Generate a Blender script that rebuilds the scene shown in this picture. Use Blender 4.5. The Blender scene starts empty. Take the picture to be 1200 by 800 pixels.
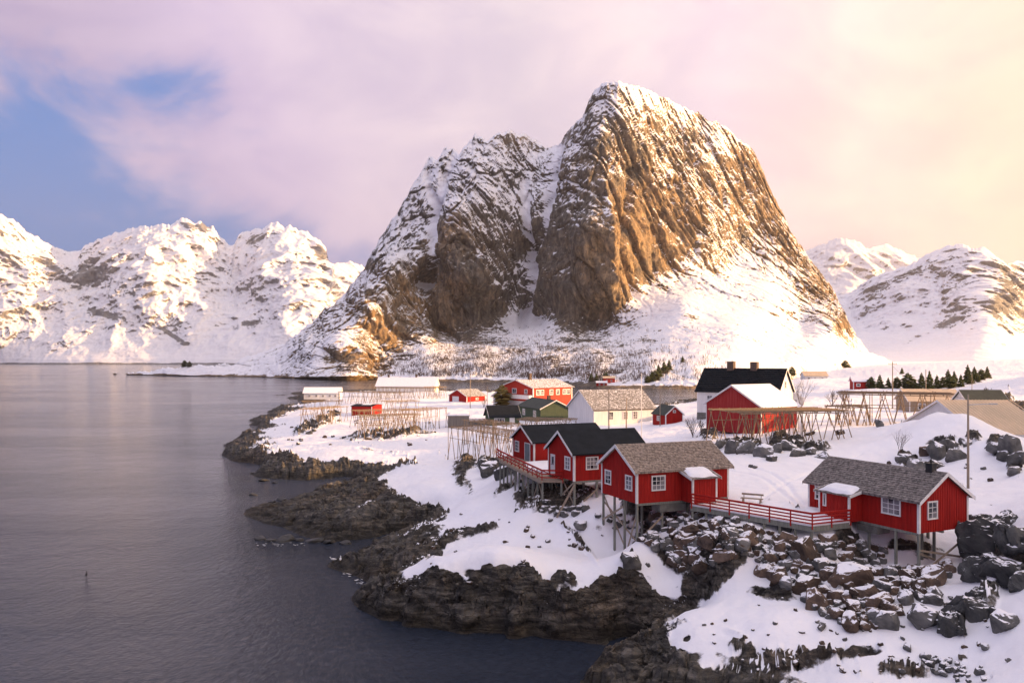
import bpy, math, random
import numpy as np
from mathutils import Vector, Matrix
random.seed(7)
S = bpy.context.scene
COL = S.collection
R = math.radians

# ------------------------------------------------------------------ camera
CAMZ, F, HOR = 22.0, 950.0, 420.0        # eye height (m), focal length and horizon row in 1200x800 terms
cd = bpy.data.cameras.new('camera'); cam = bpy.data.objects.new('camera', cd); COL.objects.link(cam)
cam.location = (0, 0, CAMZ); cam.rotation_euler = (R(90), 0, 0)
cd.sensor_width = 36.0; cd.lens = 36.0*F/1200.0; cd.shift_y = (HOR-400.0)/1200.0
cd.clip_start = 0.5; cd.clip_end = 60000
S.camera = cam

# ------------------------------------------------------------------ light
SUN_EL, SUN_AZ = R(11.0), R(92.0)          # azimuth clockwise from +Y
sl = bpy.data.lights.new('sun', 'SUN'); sun = bpy.data.objects.new('sun', sl); COL.objects.link(sun)
sl.energy = 5.0; sl.angle = R(0.6); sl.color = (1.0, 0.57, 0.24)
sd = Vector((math.sin(SUN_AZ)*math.cos(SUN_EL), math.cos(SUN_AZ)*math.cos(SUN_EL), math.sin(SUN_EL)))
sun.rotation_euler = sd.to_track_quat('Z', 'Y').to_euler(); sun.location = (300, 0, 200)
S.view_settings.view_transform = 'Standard'; S.view_settings.look = 'None'
S.view_settings.exposure = 1.5; S.view_settings.gamma = 1.0
try: S.view_settings.use_curve_mapping = False
except Exception: pass
S.cycles.max_bounces = 5; S.cycles.volume_bounces = 0; S.cycles.transparent_max_bounces = 6
S.cycles.caustics_reflective = False; S.cycles.caustics_refractive = False

class NT:
    def __init__(s, tree):
        s.t = tree; s.n = tree.nodes; s.l = tree.links
    def node(s, typ, **kw):
        n = s.n.new(typ)
        for k, v in kw.items(): setattr(n, k, v)
        return n
    def link(s, a, b): s.l.new(a, b)
    def setin(s, n, name, v):
        i = n.inputs[name]
        if hasattr(v, 'links') or isinstance(v, bpy.types.NodeSocket): s.l.new(v, i)
        else: i.default_value = v
    def math(s, op, a, b=None, c=None, clamp=False):
        n = s.n.new('ShaderNodeMath'); n.operation = op; n.use_clamp = clamp
        for k, v in enumerate((a, b, c)):
            if v is None: continue
            if isinstance(v, bpy.types.NodeSocket): s.l.new(v, n.inputs[k])
            else: n.inputs[k].default_value = v
        return n.outputs[0]
    def smooth(s, v, a, b, oa=0.0, ob=1.0):
        n = s.n.new('ShaderNodeMapRange'); n.interpolation_type = 'SMOOTHSTEP'
        s.setin(n, 'Value', v)
        n.inputs['From Min'].default_value = a; n.inputs['From Max'].default_value = b
        n.inputs['To Min'].default_value = oa; n.inputs['To Max'].default_value = ob
        return n.outputs[0]
    def mix(s, f, a, b, blend='MIX'):
        n = s.n.new('ShaderNodeMix'); n.data_type = 'RGBA'; n.blend_type = blend
        for k, v in ((0, f), (6, a), (7, b)):
            if isinstance(v, bpy.types.NodeSocket): s.l.new(v, n.inputs[k])
            else: n.inputs[k].default_value = v if k == 0 else (tuple(v) + (1,))[:4]
        return n.outputs[2]
    def ramp(s, v, stops, interp='LINEAR'):
        n = s.n.new('ShaderNodeValToRGB'); cr = n.color_ramp; cr.interpolation = interp
        while len(cr.elements) < len(stops): cr.elements.new(0.5)
        for e, (p, c) in zip(cr.elements, stops):
            e.position = p; e.color = (tuple(c) + (1,))[:4] if not isinstance(c, (int, float)) else (c, c, c, 1)
        s.l.new(v, n.inputs[0]); return n.outputs[0]
    def noise(s, vec, scale, detail=4, rough=.55, dist=0.0, out=0):
        n = s.n.new('ShaderNodeTexNoise'); 
        if vec is not None: s.l.new(vec, n.inputs['Vector'])
        n.inputs['Scale'].default_value = scale; n.inputs['Detail'].default_value = detail
        n.inputs['Roughness'].default_value = rough; n.inputs['Distortion'].default_value = dist
        return n.outputs[out]
    def mapping(s, vec, scale=(1,1,1), rot=(0,0,0), loc=(0,0,0)):
        n = s.n.new('ShaderNodeMapping'); s.l.new(vec, n.inputs[0])
        n.inputs['Scale'].default_value = scale; n.inputs['Rotation'].default_value = rot; n.inputs['Location'].default_value = loc
        return n.outputs[0]
    def bump(s, h, strength, dist, normal=None):
        n = s.n.new('ShaderNodeBump'); n.inputs['Strength'].default_value = strength; n.inputs['Distance'].default_value = dist
        s.l.new(h, n.inputs['Height'])
        if normal is not None: s.l.new(normal, n.inputs['Normal'])
        return n.outputs[0]

def lin(r, g, b):
    f = lambda c: (c/255/12.92) if c/255 <= 0.04045 else ((c/255+0.055)/1.055)**2.4
    return (f(r), f(g), f(b))

# sky: Nishita for the clear air, a deck of lit winter cloud over it
W = bpy.data.worlds.new('World'); S.world = W; W.use_nodes = True
w = NT(W.node_tree); w.n.clear()
tc = w.node('ShaderNodeTexCoord'); sep = w.node('ShaderNodeSeparateXYZ'); w.link(tc.outputs['Generated'], sep.inputs[0])
X, Y, Z = sep.outputs
sky = w.node('ShaderNodeTexSky'); sky.sky_type = 'NISHITA'; sky.sun_disc = False
sky.sun_elevation = SUN_EL; sky.sun_rotation = SUN_AZ; sky.air_density = 1.6; sky.dust_density = 1.5; sky.ozone_density = 2.5
clear = w.mix(1.0, sky.outputs[0], (.15, .15, .15), 'MULTIPLY')
clear = w.mix(0.85, clear, lin(70, 114, 182))
wob = w.noise(tc.outputs['Generated'], 2.2, 5, .55)
xa = w.math('ADD', X, w.math('MULTIPLY', w.math('SUBTRACT', wob, .5), .35))
a01 = w.math('MULTIPLY_ADD', xa, .5, .5)
cloudc = w.ramp(a01, [(0.0, lin(158,148,174)), (.25, lin(178,161,182)), (.36, lin(196,178,198)), (.50, lin(214,199,203)),
                      (.62, lin(236,214,214)), (.70, lin(238,213,201)), (.78, lin(238,211,186)), (1.0, (1.02,.84,.60))])
cm = w.mapping(tc.outputs['Generated'], (1.0, 1.0, 1.9))
n1 = w.noise(cm, 3.4, 8, .62, .5)
n2 = w.noise(cm, 4.6, 6, .6, .5)
# brightness variation inside the cloud
cloudc = w.mix(w.smooth(n2, .3, .7), cloudc, w.mix(1.0, cloudc, (.77, .78, .89), 'MULTIPLY'))
def blob(dx, dz, sx, sz):
    n = math.sqrt(dx*dx+1+dz*dz); cx, cz = dx/n, dz/n
    ex = w.math('DIVIDE', w.math('SUBTRACT', X, cx), sx); ez = w.math('DIVIDE', w.math('SUBTRACT', Z, cz), sz)
    r2 = w.math('ADD', w.math('MULTIPLY', ex, ex), w.math('MULTIPLY', ez, ez))
    return w.math('MULTIPLY', w.math('EXPONENT', w.math('MULTIPLY', r2, -1.0)), w.math('GREATER_THAN', Y, 0.0))
cov = w.smooth(xa, -.62, .15, .60, 1.25)
low = w.math('MULTIPLY', w.smooth(Z, .21, .11), w.smooth(X, .05, -.45))   # clear band over the far left mountains
cov = w.math('SUBTRACT', cov, w.math('MULTIPLY', low, .58))
for (px_, py_, sx_, sz_, k_) in ((180, 105, .085, .045, .55), (20, 170, .07, .05, .30), (60, 235, .2, .06, .25)):
    cov = w.math('SUBTRACT', cov, w.math('MULTIPLY', blob((px_-600)/F, (HOR-py_)/F, sx_, sz_), k_))
cov = w.math('ADD', cov, w.math('MULTIPLY', w.math('SUBTRACT', n1, .5), 2.4))
mask = w.smooth(cov, .05, .62)
cloudc = w.mix(w.smooth(Z, .42, .95), cloudc, (.66, .64, .74))
skyc = w.mix(mask, clear, cloudc)
# fog bank low towards the sun
bg = w.node('ShaderNodeBackground'); w.link(skyc, bg.inputs[0]); bg.inputs[1].default_value = 0.525
wo = w.node('ShaderNodeOutputWorld'); w.link(bg.outputs[0], wo.inputs[0])

# ------------------------------------------------------------------ numpy noise
_rng = np.random.default_rng(11)
_perm = _rng.permutation(256); _perm = np.concatenate([_perm, _perm, _perm])
_g = _rng.normal(size=(256, 3)); _g /= np.linalg.norm(_g, axis=1)[:, None]
def perlin(p):
    pi = np.floor(p).astype(np.int64); f = p - pi; pi &= 255
    u = f*f*f*(f*(f*6-15)+10)
    out = 0
    for dx in (0, 1):
        wx = u[:, 0] if dx else 1-u[:, 0]
        for dy in (0, 1):
            wy = u[:, 1] if dy else 1-u[:, 1]
            for dz in (0, 1):
                wz = u[:, 2] if dz else 1-u[:, 2]
                h = _perm[_perm[_perm[(pi[:, 0]+dx) & 255] + ((pi[:, 1]+dy) & 255)] + ((pi[:, 2]+dz) & 255)]
                g = _g[h]
                out = out + wx*wy*wz*(g[:, 0]*(f[:, 0]-dx)+g[:, 1]*(f[:, 1]-dy)+g[:, 2]*(f[:, 2]-dz))
    return out*1.5
def fbm(p, scale, octv=5, gain=.5, ridged=False, off=0.0):
    q = p*scale + off; a = 1.0; s = np.zeros(len(p)); tot = 0
    for k in range(octv):
        n = perlin(q)
        if ridged: n = 1-2*np.abs(n)
        s += a*n; tot += a; a *= gain; q = q*2.03 + 17.3
    return s/tot
def cells(p, scale, off=0.0):
    q = p*scale + off; pi = np.floor(q).astype(np.int64); f = q-pi
    f1 = np.full(len(p), 9.0); f2 = f1.copy(); idv = np.zeros(len(p))
    for dx in (-1, 0, 1):
        for dy in (-1, 0, 1):
            for dz in (-1, 0, 1):
                h = _perm[_perm[_perm[(pi[:, 0]+dx) & 255] + ((pi[:, 1]+dy) & 255)] + ((pi[:, 2]+dz) & 255)]
                o = _g[h]*.5+.5
                d = np.sqrt((dx+o[:, 0]-f[:, 0])**2+(dy+o[:, 1]-f[:, 1])**2+(dz+o[:, 2]-f[:, 2])**2)
                m = d < f1
                f2 = np.where(m, f1, np.minimum(f2, d)); idv = np.where(m, h/255.0, idv); f1 = np.minimum(f1, d)
    return f1, f2, idv
def sstep(x, a, b):
    t = np.clip((x-a)/(b-a), 0, 1); return t*t*(3-2*t)

class RBF:
    def __init__(s, pts, vals, c=.02):
        s.p = np.array(pts, float); s.c = c; n = len(s.p); v = np.array(vals, float)
        d = np.sqrt(((s.p[:, None]-s.p[None])**2).sum(-1)+c*c)
        A = np.zeros((n+3, n+3)); A[:n, :n] = d + np.eye(n)*1e-6; A[:n, n] = 1; A[:n, n+1:] = s.p; A[n, :n] = 1; A[n+1:, :n] = s.p.T
        s.w = np.linalg.solve(A, np.concatenate([v, np.zeros(3)]))
    def __call__(s, q):
        out = np.empty(len(q)); n = len(s.p)
        for i in range(0, len(q), 60000):
            b = q[i:i+60000]
            d = np.sqrt((b[:, :1]-s.p[None, :, 0])**2+(b[:, 1:2]-s.p[None, :, 1])**2+s.c**2)
            out[i:i+60000] = d@s.w[:n]+s.w[n]+b@s.w[n+1:]
        return out

def np_mesh(name, V, Fc, mat=None, smooth=True, attrs=None, parent=None):
    me = bpy.data.meshes.new(name); nf = len(Fc); k = Fc.shape[1]
    me.vertices.add(len(V)); me.vertices.foreach_set('co', V.astype(np.float32).ravel())
    me.loops.add(nf*k); me.loops.foreach_set('vertex_index', Fc.astype(np.int32).ravel())
    me.polygons.add(nf); me.polygons.foreach_set('loop_start', np.arange(0, nf*k, k, dtype=np.int32))
    me.polygons.foreach_set('loop_total', np.full(nf, k, dtype=np.int32))
    me.polygons.foreach_set('use_smooth', np.full(nf, smooth, dtype=bool))
    me.update(calc_edges=True)
    for an, av in (attrs or {}).items():
        a = me.attributes.new(an, 'FLOAT', 'POINT'); a.data.foreach_set('value', av.astype(np.float32))
    if mat: me.materials.append(mat)
    o = bpy.data.objects.new(name, me); COL.objects.link(o)
    if parent: o.parent = parent
    return o
def grid_faces(nr, nc):
    i = np.arange(nr-1)[:, None]*nc+np.arange(nc-1)[None]
    return np.stack([i, i+1, i+nc+1, i+nc], -1).reshape(-1, 4)
def compact(V, Fc, attrs):
    used = np.zeros(len(V), bool); used[Fc.ravel()] = True
    m = np.cumsum(used)-1
    return V[used], m[Fc], {k: v[used] for k, v in attrs.items()}

# ------------------------------------------------------------------ setting materials
def new_mat(name):
    m = bpy.data.materials.new(name); m.use_nodes = True; t = NT(m.node_tree); t.n.clear()
    out = t.node('ShaderNodeOutputMaterial'); b = t.node('ShaderNodeBsdfPrincipled'); t.link(b.outputs[0], out.inputs[0])
    return m, t, b
def snowrock(name, scale, rockcols, snow=(.86, .86, .90), tide=None, fine=1.0, bdist=.3, tint=None, coarse_amt=.45, strat=(.5, .5, 1.7), srot=(.25, .35, 0), vz=1.5):
    m, t, b = new_mat(name)
    geo = t.node('ShaderNodeNewGeometry'); P = geo.outputs['Position']
    at = t.node('ShaderNodeAttribute'); at.attribute_name = 'snow'
    nf = t.noise(P, 1.1*scale, 6, .62)
    nm = t.noise(P, .16*scale, 4, .6)
    f = t.math('ADD', at.outputs['Fac'], t.math('MULTIPLY', t.math('SUBTRACT', nf, .5), coarse_amt*2))
    fac = t.smooth(f, .44, .56)
    st = t.mapping(P, tuple(k*scale for k in strat), srot)
    ns = t.noise(st, 1.0, 7, .65, .6)
    rock = t.ramp(ns, [(.28, rockcols[0]), (.45, rockcols[1]), (.58, rockcols[2]), (.75, rockcols[3])])
    hue = t.noise(P, .45*scale, 4, .6, .4)
    rock = t.mix(t.smooth(hue, .42, .66), rock, t.mix(1.0, rock, (1.35, 1.28, 1.18), 'MULTIPLY'))
    rock = t.mix(t.smooth(t.noise(P, .8*scale, 5, .65, .8), .56, .70), rock, t.mix(1.0, rock, (.45, .43, .42), 'MULTIPLY'))
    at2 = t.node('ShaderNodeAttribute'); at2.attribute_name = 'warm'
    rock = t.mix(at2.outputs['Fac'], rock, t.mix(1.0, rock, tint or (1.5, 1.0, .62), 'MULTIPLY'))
    if tide:
        sp = t.node('ShaderNodeSeparateXYZ'); t.link(P, sp.inputs[0])
        wz = t.math('ADD', sp.outputs[2], t.math('MULTIPLY', t.math('SUBTRACT', nm, .5), 1.6))
        rock = t.mix(t.smooth(wz, tide*1.25, tide*.35), rock, t.mix(1.0, rock, (.42, .40, .36), 'MULTIPLY'))
    sc = t.mix(t.smooth(nm, .3, .7), snow, tuple(c*.955 for c in snow))
    col = t.mix(fac, rock, sc)
    rr = t.math('MULTIPLY_ADD', fac, -.08, .72); t.link(rr, b.inputs['Roughness'])
    try: b.inputs['Specular IOR Level'].default_value = .25
    except Exception: pass
    vor = t.node('ShaderNodeTexVoronoi'); vor.feature = 'DISTANCE_TO_EDGE'; t.link(t.mix(.35, t.mapping(P, (1, 1, vz), (srot[0]*2, srot[1], .2)), t.noise(P, .9*scale, 3, .5, out=1), 'ADD'), vor.inputs['Vector'])
    vor.inputs['Scale'].default_value = .8*scale
    crack = t.smooth(vor.outputs[0], 0, .07)
    t.link(t.mix(fac, rock, sc), b.inputs['Base Color'])
    hr = t.math('MULTIPLY_ADD', crack, .14, t.noise(P, 1.4*scale, 9, .7, .4))
    hs = t.noise(P, .9*scale, 3, .5)
    hh = t.math('ADD', t.math('MULTIPLY', hr, t.math('SUBTRACT', 1.0, fac)), t.math('MULTIPLY', t.math('ADD', hs, 3.0), t.math('MULTIPLY', fac, .22)))
    t.link(t.bump(hh, fine, bdist), b.inputs['Normal'])
    return m
ROCK = [(.012, .012, .012), (.048, .045, .041), (.115, .106, .092), (.27, .245, .21)]
M_land = snowrock('snowy_shore_rock', 1.0, ROCK, tide=1.3, bdist=.45, strat=(.45, .9, 2.6), srot=(.3, .4, .5), coarse_amt=.28)
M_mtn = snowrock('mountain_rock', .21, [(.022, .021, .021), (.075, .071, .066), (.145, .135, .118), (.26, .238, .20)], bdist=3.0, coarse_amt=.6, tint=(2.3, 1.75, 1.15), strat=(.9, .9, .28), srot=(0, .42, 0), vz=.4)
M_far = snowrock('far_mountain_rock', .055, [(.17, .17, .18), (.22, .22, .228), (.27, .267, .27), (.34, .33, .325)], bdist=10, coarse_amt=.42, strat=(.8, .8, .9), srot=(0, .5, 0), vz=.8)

# water
m, t, b = new_mat('sea_water')
geo = t.node('ShaderNodeNewGeometry'); P = geo.outputs['Position']
b.inputs['Base Color'].default_value = (.020, .028, .046, 1); b.inputs['Roughness'].default_value = .08; b.inputs['IOR'].default_value = 1.31; b.inputs['Specular Tint'].default_value = (.80, .88, 1.0, 1)
pw = t.mapping(P, (1.0, .62, 1), (0, 0, .35))
h1 = t.noise(pw, 1.5, 7, .70, .5); h2 = t.noise(t.mapping(P, (1, .5, 1), (0, 0, -.2)), .16, 4, .6, .5)
h3 = t.noise(P, 3.2, 4, .6)
patch = t.smooth(t.noise(t.mapping(P, (.4, 1.3, 1)), .014, 4, .55), .38, .62, .45, 1.2)
hh = t.math('ADD', t.math('MULTIPLY', h1, .40), t.math('ADD', t.math('MULTIPLY', h2, .55), t.math('MULTIPLY', h3, .11)))
hh = t.math('MULTIPLY', hh, patch)
t.link(t.bump(hh, 1.0, 1.25), b.inputs['Normal'])
M_water = m
def P_at(px, py, z):
    d = (CAMZ-z)*F/(py-HOR); return Vector(((px-600)/F*d, d, z))
# ------------------------------------------------------------------ water sheet
ys = np.array([-400, 20, 60, 120, 300, 800, 2000, 5000, 12000, 26000.]); xs = np.array([-20000, -6000, -2000, -600, -200, 0, 200, 600, 2000, 6000, 20000.])
XX, YY = np.meshgrid(xs, ys); V = np.stack([XX.ravel(), YY.ravel(), np.zeros(XX.size)], -1)
sea = np_mesh('sea', V, grid_faces(len(ys), len(xs)), M_water); sea['kind'] = 'structure'

# ------------------------------------------------------------------ land (heightfield from surveyed spots)
def uv_of(px, d): return ((px-600)/F, math.log(d))
pts, vals = [], []
def spot(px, py, z):
    pts.append(uv_of(px, (CAMZ-z)*F/(py-HOR))); vals.append(z)
def spot_d(px, d, z): pts.append(uv_of(px, d)); vals.append(z)
def wet(px, py, z=-2.5): pts.append(uv_of(px, CAMZ*F/(py-HOR))); vals.append(z)
SHORE = [(680,803),(690,788),(705,772),(725,759),(750,750),(700,754),(660,750),(620,745),(590,742),(560,741),(530,740),(500,735),(470,728),(440,722),
 (420,712),(413,702),(424,694),(442,690),(460,684),(450,682),(425,678),(405,670),(386,663),(400,656),(425,649),(450,641),(470,633),(487,624),(500,613),
 (296,605),(312,612),(335,619),(365,630),(395,634),(425,631),(455,625),(480,618),(296,596),(320,590),(345,585),(370,577),(395,570),(415,565),(433,559),
 (415,558),(397,558),(372,561),(350,562),(322,560),(300,556),(277,541),(264,530),(280,513),(297,498),(311,487),(330,484),(342,476),(350,467),(352,460),
 (400,457),(480,457),(560,458),(640,460),(700,466),(745,474),(780,477),(815,472),(850,463),(880,456)]
for p in SHORE: spot(p[0], p[1], 0)
WET = [(200,470),(200,520),(200,580),(200,640),(200,720),(200,800),(250,490),(240,530),(255,570),(255,620),(260,700),(300,468),(320,472),(285,500),(265,512),(300,576),(350,573),
 (395,564,-1),(412,566,-1.2),(380,571,-2),(426,561,-.8),(270,650),(330,655),(390,645),(430,640),(465,626,-1.2),(350,665),(370,690),(395,712),(420,745),(380,760),(500,765),(560,768),(620,765),(660,772),(600,800),(500,800),(400,800),(660,800),
 (300,760),(330,452),(400,451),(480,450),(560,451),(640,452),(700,456),(750,462),(790,464),(820,460),(850,455),(880,450,-1),(735,747,-.7),(275,545,-3),(330,572,-2.5),(290,620,-1.2)]
for p in WET: wet(*p)
for p in [ # rocky tongue
 (430,656,1.0),(470,646,1.8),(500,636,2.4),(520,622,3.2),(525,645,3.2),(470,666,1.5),(440,668,.9),(500,660,2.4),(540,610,3.8),
 # bare slab shore of the near island and its snow shoulder
 (435,700,1.0),(460,702,1.6),(480,694,2.2),(510,692,2.8),(540,688,3.2),(580,690,3.3),(620,695,3.1),(660,699,3.0),(700,701,2.9),(740,700,2.9),
 (540,716,1.6),(600,722,1.5),(660,728,1.4),(720,726,1.3),(480,714,1.2),
 (560,650,4.0),(600,642,4.3),(650,640,4.6),(700,640,4.9),(740,655,4.4),(560,612,4.6),(600,602,5.6),(640,612,5.8),(580,580,6.0),(545,592,4.8),
 (628,599,6.6),(672,601,6.8),(700,610,6.9),(746,639,5.8),(780,622,6.8),(800,602,8.0),(707,607,7.1),(600,572,6.8),
 # snow hump and weedy rocks between
 (490,570,3.6),(520,563,4.0),(482,584,2.6),(512,588,2.6),(545,575,4.0),(450,585,1.7),(420,592,1.4),(380,598,1.1),(345,604,.7),(400,612,1.1),(450,602,1.8),(485,602,2.0),(440,572,1.5),
 (500,548,3.2),(470,551,2.6),(560,542,4.6),(592,547,6.2),(565,562,4.8),(330,600,.4),(360,618,.4),(420,618,.9),
 # outer peninsula
 (300,532,1.5),(330,541,1.5),(380,545,1.7),(430,545,1.6),(480,540,2.2),(320,512,2.5),(345,522,2.8),(400,525,3.0),(450,520,3.2),(500,520,3.5),(540,520,4.2),(350,496,3.5),(372,485,3.8),
 (420,495,4.0),(470,500,4.0),(520,502,4.5),(560,502,5.0),(400,476,4.1),(370,472,3.6),(450,480,4.5),(500,476,4.8),(550,480,5.0),(600,482,5.5),(300,516,1.6),(318,494,1.8),
 # centre
 (640,500,6.2),(700,502,6.2),(740,503,6.3),(760,520,7.2),(800,508,8.0),(820,540,8.9),(870,560,9.1),(900,580,9.0),(860,590,8.9),(930,562,9.2),(640,470,5.5),(700,480,5.8),
 (590,520,6.0),(610,530,6.8),(640,520,6.8),(700,490,6.0),(790,495,7.5),(830,490,9.0),
 # boulder slope under the decks
 (850,640,7.4),(900,640,7.3),(940,652,7.0),(1000,656,6.1),(1050,652,6.3),(1100,655,6.2),(870,670,5.7),(920,670,5.9),(1077,674,5.9),(1129,654,6.6),
 
 # near mass
 (752,757,1.6),(800,722,3.2),(850,702,4.2),(900,700,4.7),(950,700,5.0),(1000,700,5.3),(900,740,3.9),(850,740,3.3),(800,758,2.3),(760,780,.9),(715,785,.6),(720,803,.8),(800,795,1.4),(880,790,2.0),(950,780,2.8),
 (1000,770,3.4),(1050,750,4.1),(1100,745,4.5),(1150,742,5.0),(1105,702,5.6),(1150,700,6.1),(1050,700,5.5),(1180,765,5.0),(1100,795,3.2),(1000,800,2.9),(1185,720,6.1),
 (1200,655,8.2),(1150,604,8.6),(1180,600,9.4),(1205,612,9.9),(1150,668,6.4),(1190,690,6.6),(1125,625,7.6),
 # upper snow
 (1150,580,9.2),(1175,560,9.8),(1050,540,9.6),(1100,545,9.8),(960,540,9.4),(1000,522,9.8),(1050,510,11.2),(1100,520,11.5),(1150,522,12.0),(1195,560,10.4),(900,520,9.7),(870,532,9.3),
 (930,506,10.2),(880,516,9.8),(980,500,10.6),(1050,480,11.4),(1200,500,10.5),(1150,462,12.0),(1200,445,14.0),(1100,457,12.0),(1000,458,11.2),(950,470,11.0),(880,492,10.2),
 (850,486,9.8),(1000,443,12.2),(1100,445,13.0),(1180,431,16.5),(1120,434,15.0),(1040,432,14.0),(1100,426,18.0),(1200,426,18.5),(1025,429,15.0),(1150,423,19.5),(900,452,10.0),(940,445,11.5),
 (1340,800,7.0),(1340,700,9.0),(1340,600,12.0),(1340,520,14.0),(1340,450,16.5),(1340,430,19.0),(1270,424,21.0),(1270,560,11.5)]: spot(*p)
for p in [(700,86,8.4),(650,96,8.2),(620,107,8.0),(765,82,8.8),(380,330,4.2),(380,440,2.6),(450,400,4.4),(520,420,4.2),(600,300,5.4),(650,300,5.0),(600,400,4.0),(700,250,5.6),(760,250,4.0),
          (780,330,2.0),(700,350,2.6),(660,120,7.8),(720,110,8.6),(1000,75,8.6),(1060,66,8.0),(820,82,8.8),(815,69.5,8.2),(800,62.5,1.8),(772,63,.9),(832,62.5,4.0),(780,66.5,4.4),(775,64.5,3.0),(800,67.8,6.3),(820,64.6,5.4),(800,65.3,4.4),(850,67.5,8.2),(900,65.3,8.05),(948,63.4,7.8),(990,64.6,7.9),(900,70,9.1),(960,70,9.0),(1134,106,14.4),(1160,104,13.2),(1184,102,12.1),(1100,112,14.3),(1070,120,12.6),(1165,113,9.5),(1200,112,9.2),(1120,124,10.5),(1230,100,11.5),(1340,34,6.0),(1100,34,4.0),(900,34,2.0),(760,34,-2.5),(850,36,.6),(500,34,-3),(200,34,-3)]: spot_d(*p)
land_rbf = RBF(pts, vals, c=.012)
NC, NR = 1180, 900
us = (np.linspace(215, 1345, NC)-600)/F; vs = np.interp(np.arange(NR), [0, 50, 190, 450, 690, 850, 899], [math.log(q_) for q_ in (36, 54, 62, 72, 135, 420, 1500)])
UU, VV = np.meshgrid(us, vs); q = np.stack([UU.ravel(), VV.ravel()], -1)
H = land_rbf(q); D = np.exp(q[:, 1]); PX = 600+q[:, 0]*F; X0 = q[:, 0]*D
# make the banks steeper between tide line and the snow shoulder, fade far corner into the mountain foot
P3 = np.stack([X0, D, np.zeros_like(D)], -1)
near = np.exp(-D/400)
H = H + fbm(P3, .045, 4, ridged=False)*1.1*sstep(D, 60, 200)
PY = HOR+(CAMZ-H)/D*F
# snow cover: above the splash zone, off the steep banks, and away from the bare outcrops
gu = np.gradient(H.reshape(NR, NC), axis=1)/np.gradient(X0.reshape(NR, NC), axis=1)
gv = np.gradient(H.reshape(NR, NC), axis=0)/np.gradient(D.reshape(NR, NC), axis=0)
slope = np.sqrt(gu**2+gv**2).ravel()
nz = fbm(P3, .16, 6, .58); nz2 = fbm(P3, .55, 4, .55, off=31.)
line = 2.45-.75*sstep(PY,552,535)*sstep(PX,600,540)+.45*sstep(PX,430,520)*sstep(PX,800,740)*sstep(PY,660,690)-.4*sstep(PX, 700, 800)+1.0*np.exp(-((PX-430)/90)**2)*sstep(PY, 555, 575)
snow = .5+(H-line+nz*1.5)*.75
snow = np.minimum(snow, 1.1)-np.clip(slope-.75, 0, 2)*1.0+nz2*.10
OUT = [(370,497,30,6,-24,1),(455,511,62,5,-4,.8),(430,527,60,6,8,.45),(330,520,26,5,-18,.4),(545,562,22,30,10,.75),(580,552,24,10,0,1.1),(487,549,36,5,0,.7),(612,590,16,9,30,.8),(592,575,20,5,-20,.6),
 (530,636,34,7,-22,1.0),(565,628,26,4,-18,.8),(503,655,18,9,-20,.8),(515,676,20,7,20,.6),(556,676,12,5,20,.8),(585,680,12,6,-10,.8),(618,674,18,7,15,.9),(664,687,17,6,5,.9),(706,690,14,4,0,.9),
 (682,640,30,4,52,.95),(663,622,14,3,35,.7),(735,661,14,6,0,.9),(725,684,17,6,0,.8),(780,655,14,26,-40,.7),(650,585,50,20,0,.9),(760,610,40,18,25,.8),(795,640,30,24,25,.55),(835,632,30,14,10,.42),
 (960,645,30,12,10,.45),(1010,660,40,14,10,.42),(1080,650,50,14,5,.55),(1060,690,50,16,10,.5),(975,690,38,14,25,.5),(835,682,26,8,-40,.8),(905,700,34,9,10,.75),(940,738,24,5,0,.3),
 (860,745,22,8,20,.5),(870,762,22,7,15,.6),(800,735,16,5,-20,.4),(1162,640,22,30,0,.75),(1190,660,22,26,20,.7),(1125,728,26,14,-35,.7),(1160,700,14,22,20,.9),(1080,722,26,10,15,.5),(1065,790,46,12,8,.6),
 (1130,790,60,14,10,.4),(985,772,60,9,-6,.75),(930,775,50,10,0,.8),(1105,528,22,12,10,1.0),(1070,545,24,8,15,.9),(1140,517,16,6,0,.7),(1172,528,20,12,25,.9),(1190,545,12,16,0,.9),(875,527,42,7,3,.9),
 (925,522,26,9,5,.9),(958,528,22,6,0,.7),(950,508,18,4,0,.5),(1010,505,20,4,0,.4),(1050,497,12,3,0,.4),(830,512,14,8,0,.7),(1180,470,16,8,20,.7),(1195,480,16,10,0,.8),(690,497,20,3,0,.3),(540,600,24,8,-20,.5)]
OUTM = np.zeros_like(H)
for (ex, ey, rx, ry, an, k) in OUT:
    c_, s_ = math.cos(R(an)), math.sin(R(an)); dx, dy = PX-ex, PY-ey
    e = ((dx*c_+dy*s_)/rx)**2+((-dx*s_+dy*c_)/ry)**2
    OUTM = np.maximum(OUTM, k*np.exp(-e*.8))
snow = snow-OUTM*1.25+nz*OUTM*.9
speck = fbm(P3, .8, 3, .5, off=91.)
for (ex, ey, rx, ry, an, k) in [(486,572,38,18,14,2.6),(530,600,20,8,30,.7),(462,552,30,2.5,-3,.8),(560,560,14,10,0,.6),(640,660,120,24,0,.6)]:
    c_, s_ = math.cos(R(an)), math.sin(R(an)); dx, dy = PX-ex, PY-ey
    snow += k*np.exp(-(((dx*c_+dy*s_)/rx)**2+((-dx*s_+dy*c_)/ry)**2))*(1+nz)
snow -= sstep(speck, .36, .5)*.75*sstep(fbm(P3, .07, 2, off=5.), -.12, .2)
rockm = 1-sstep(snow, .30, .62)
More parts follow.
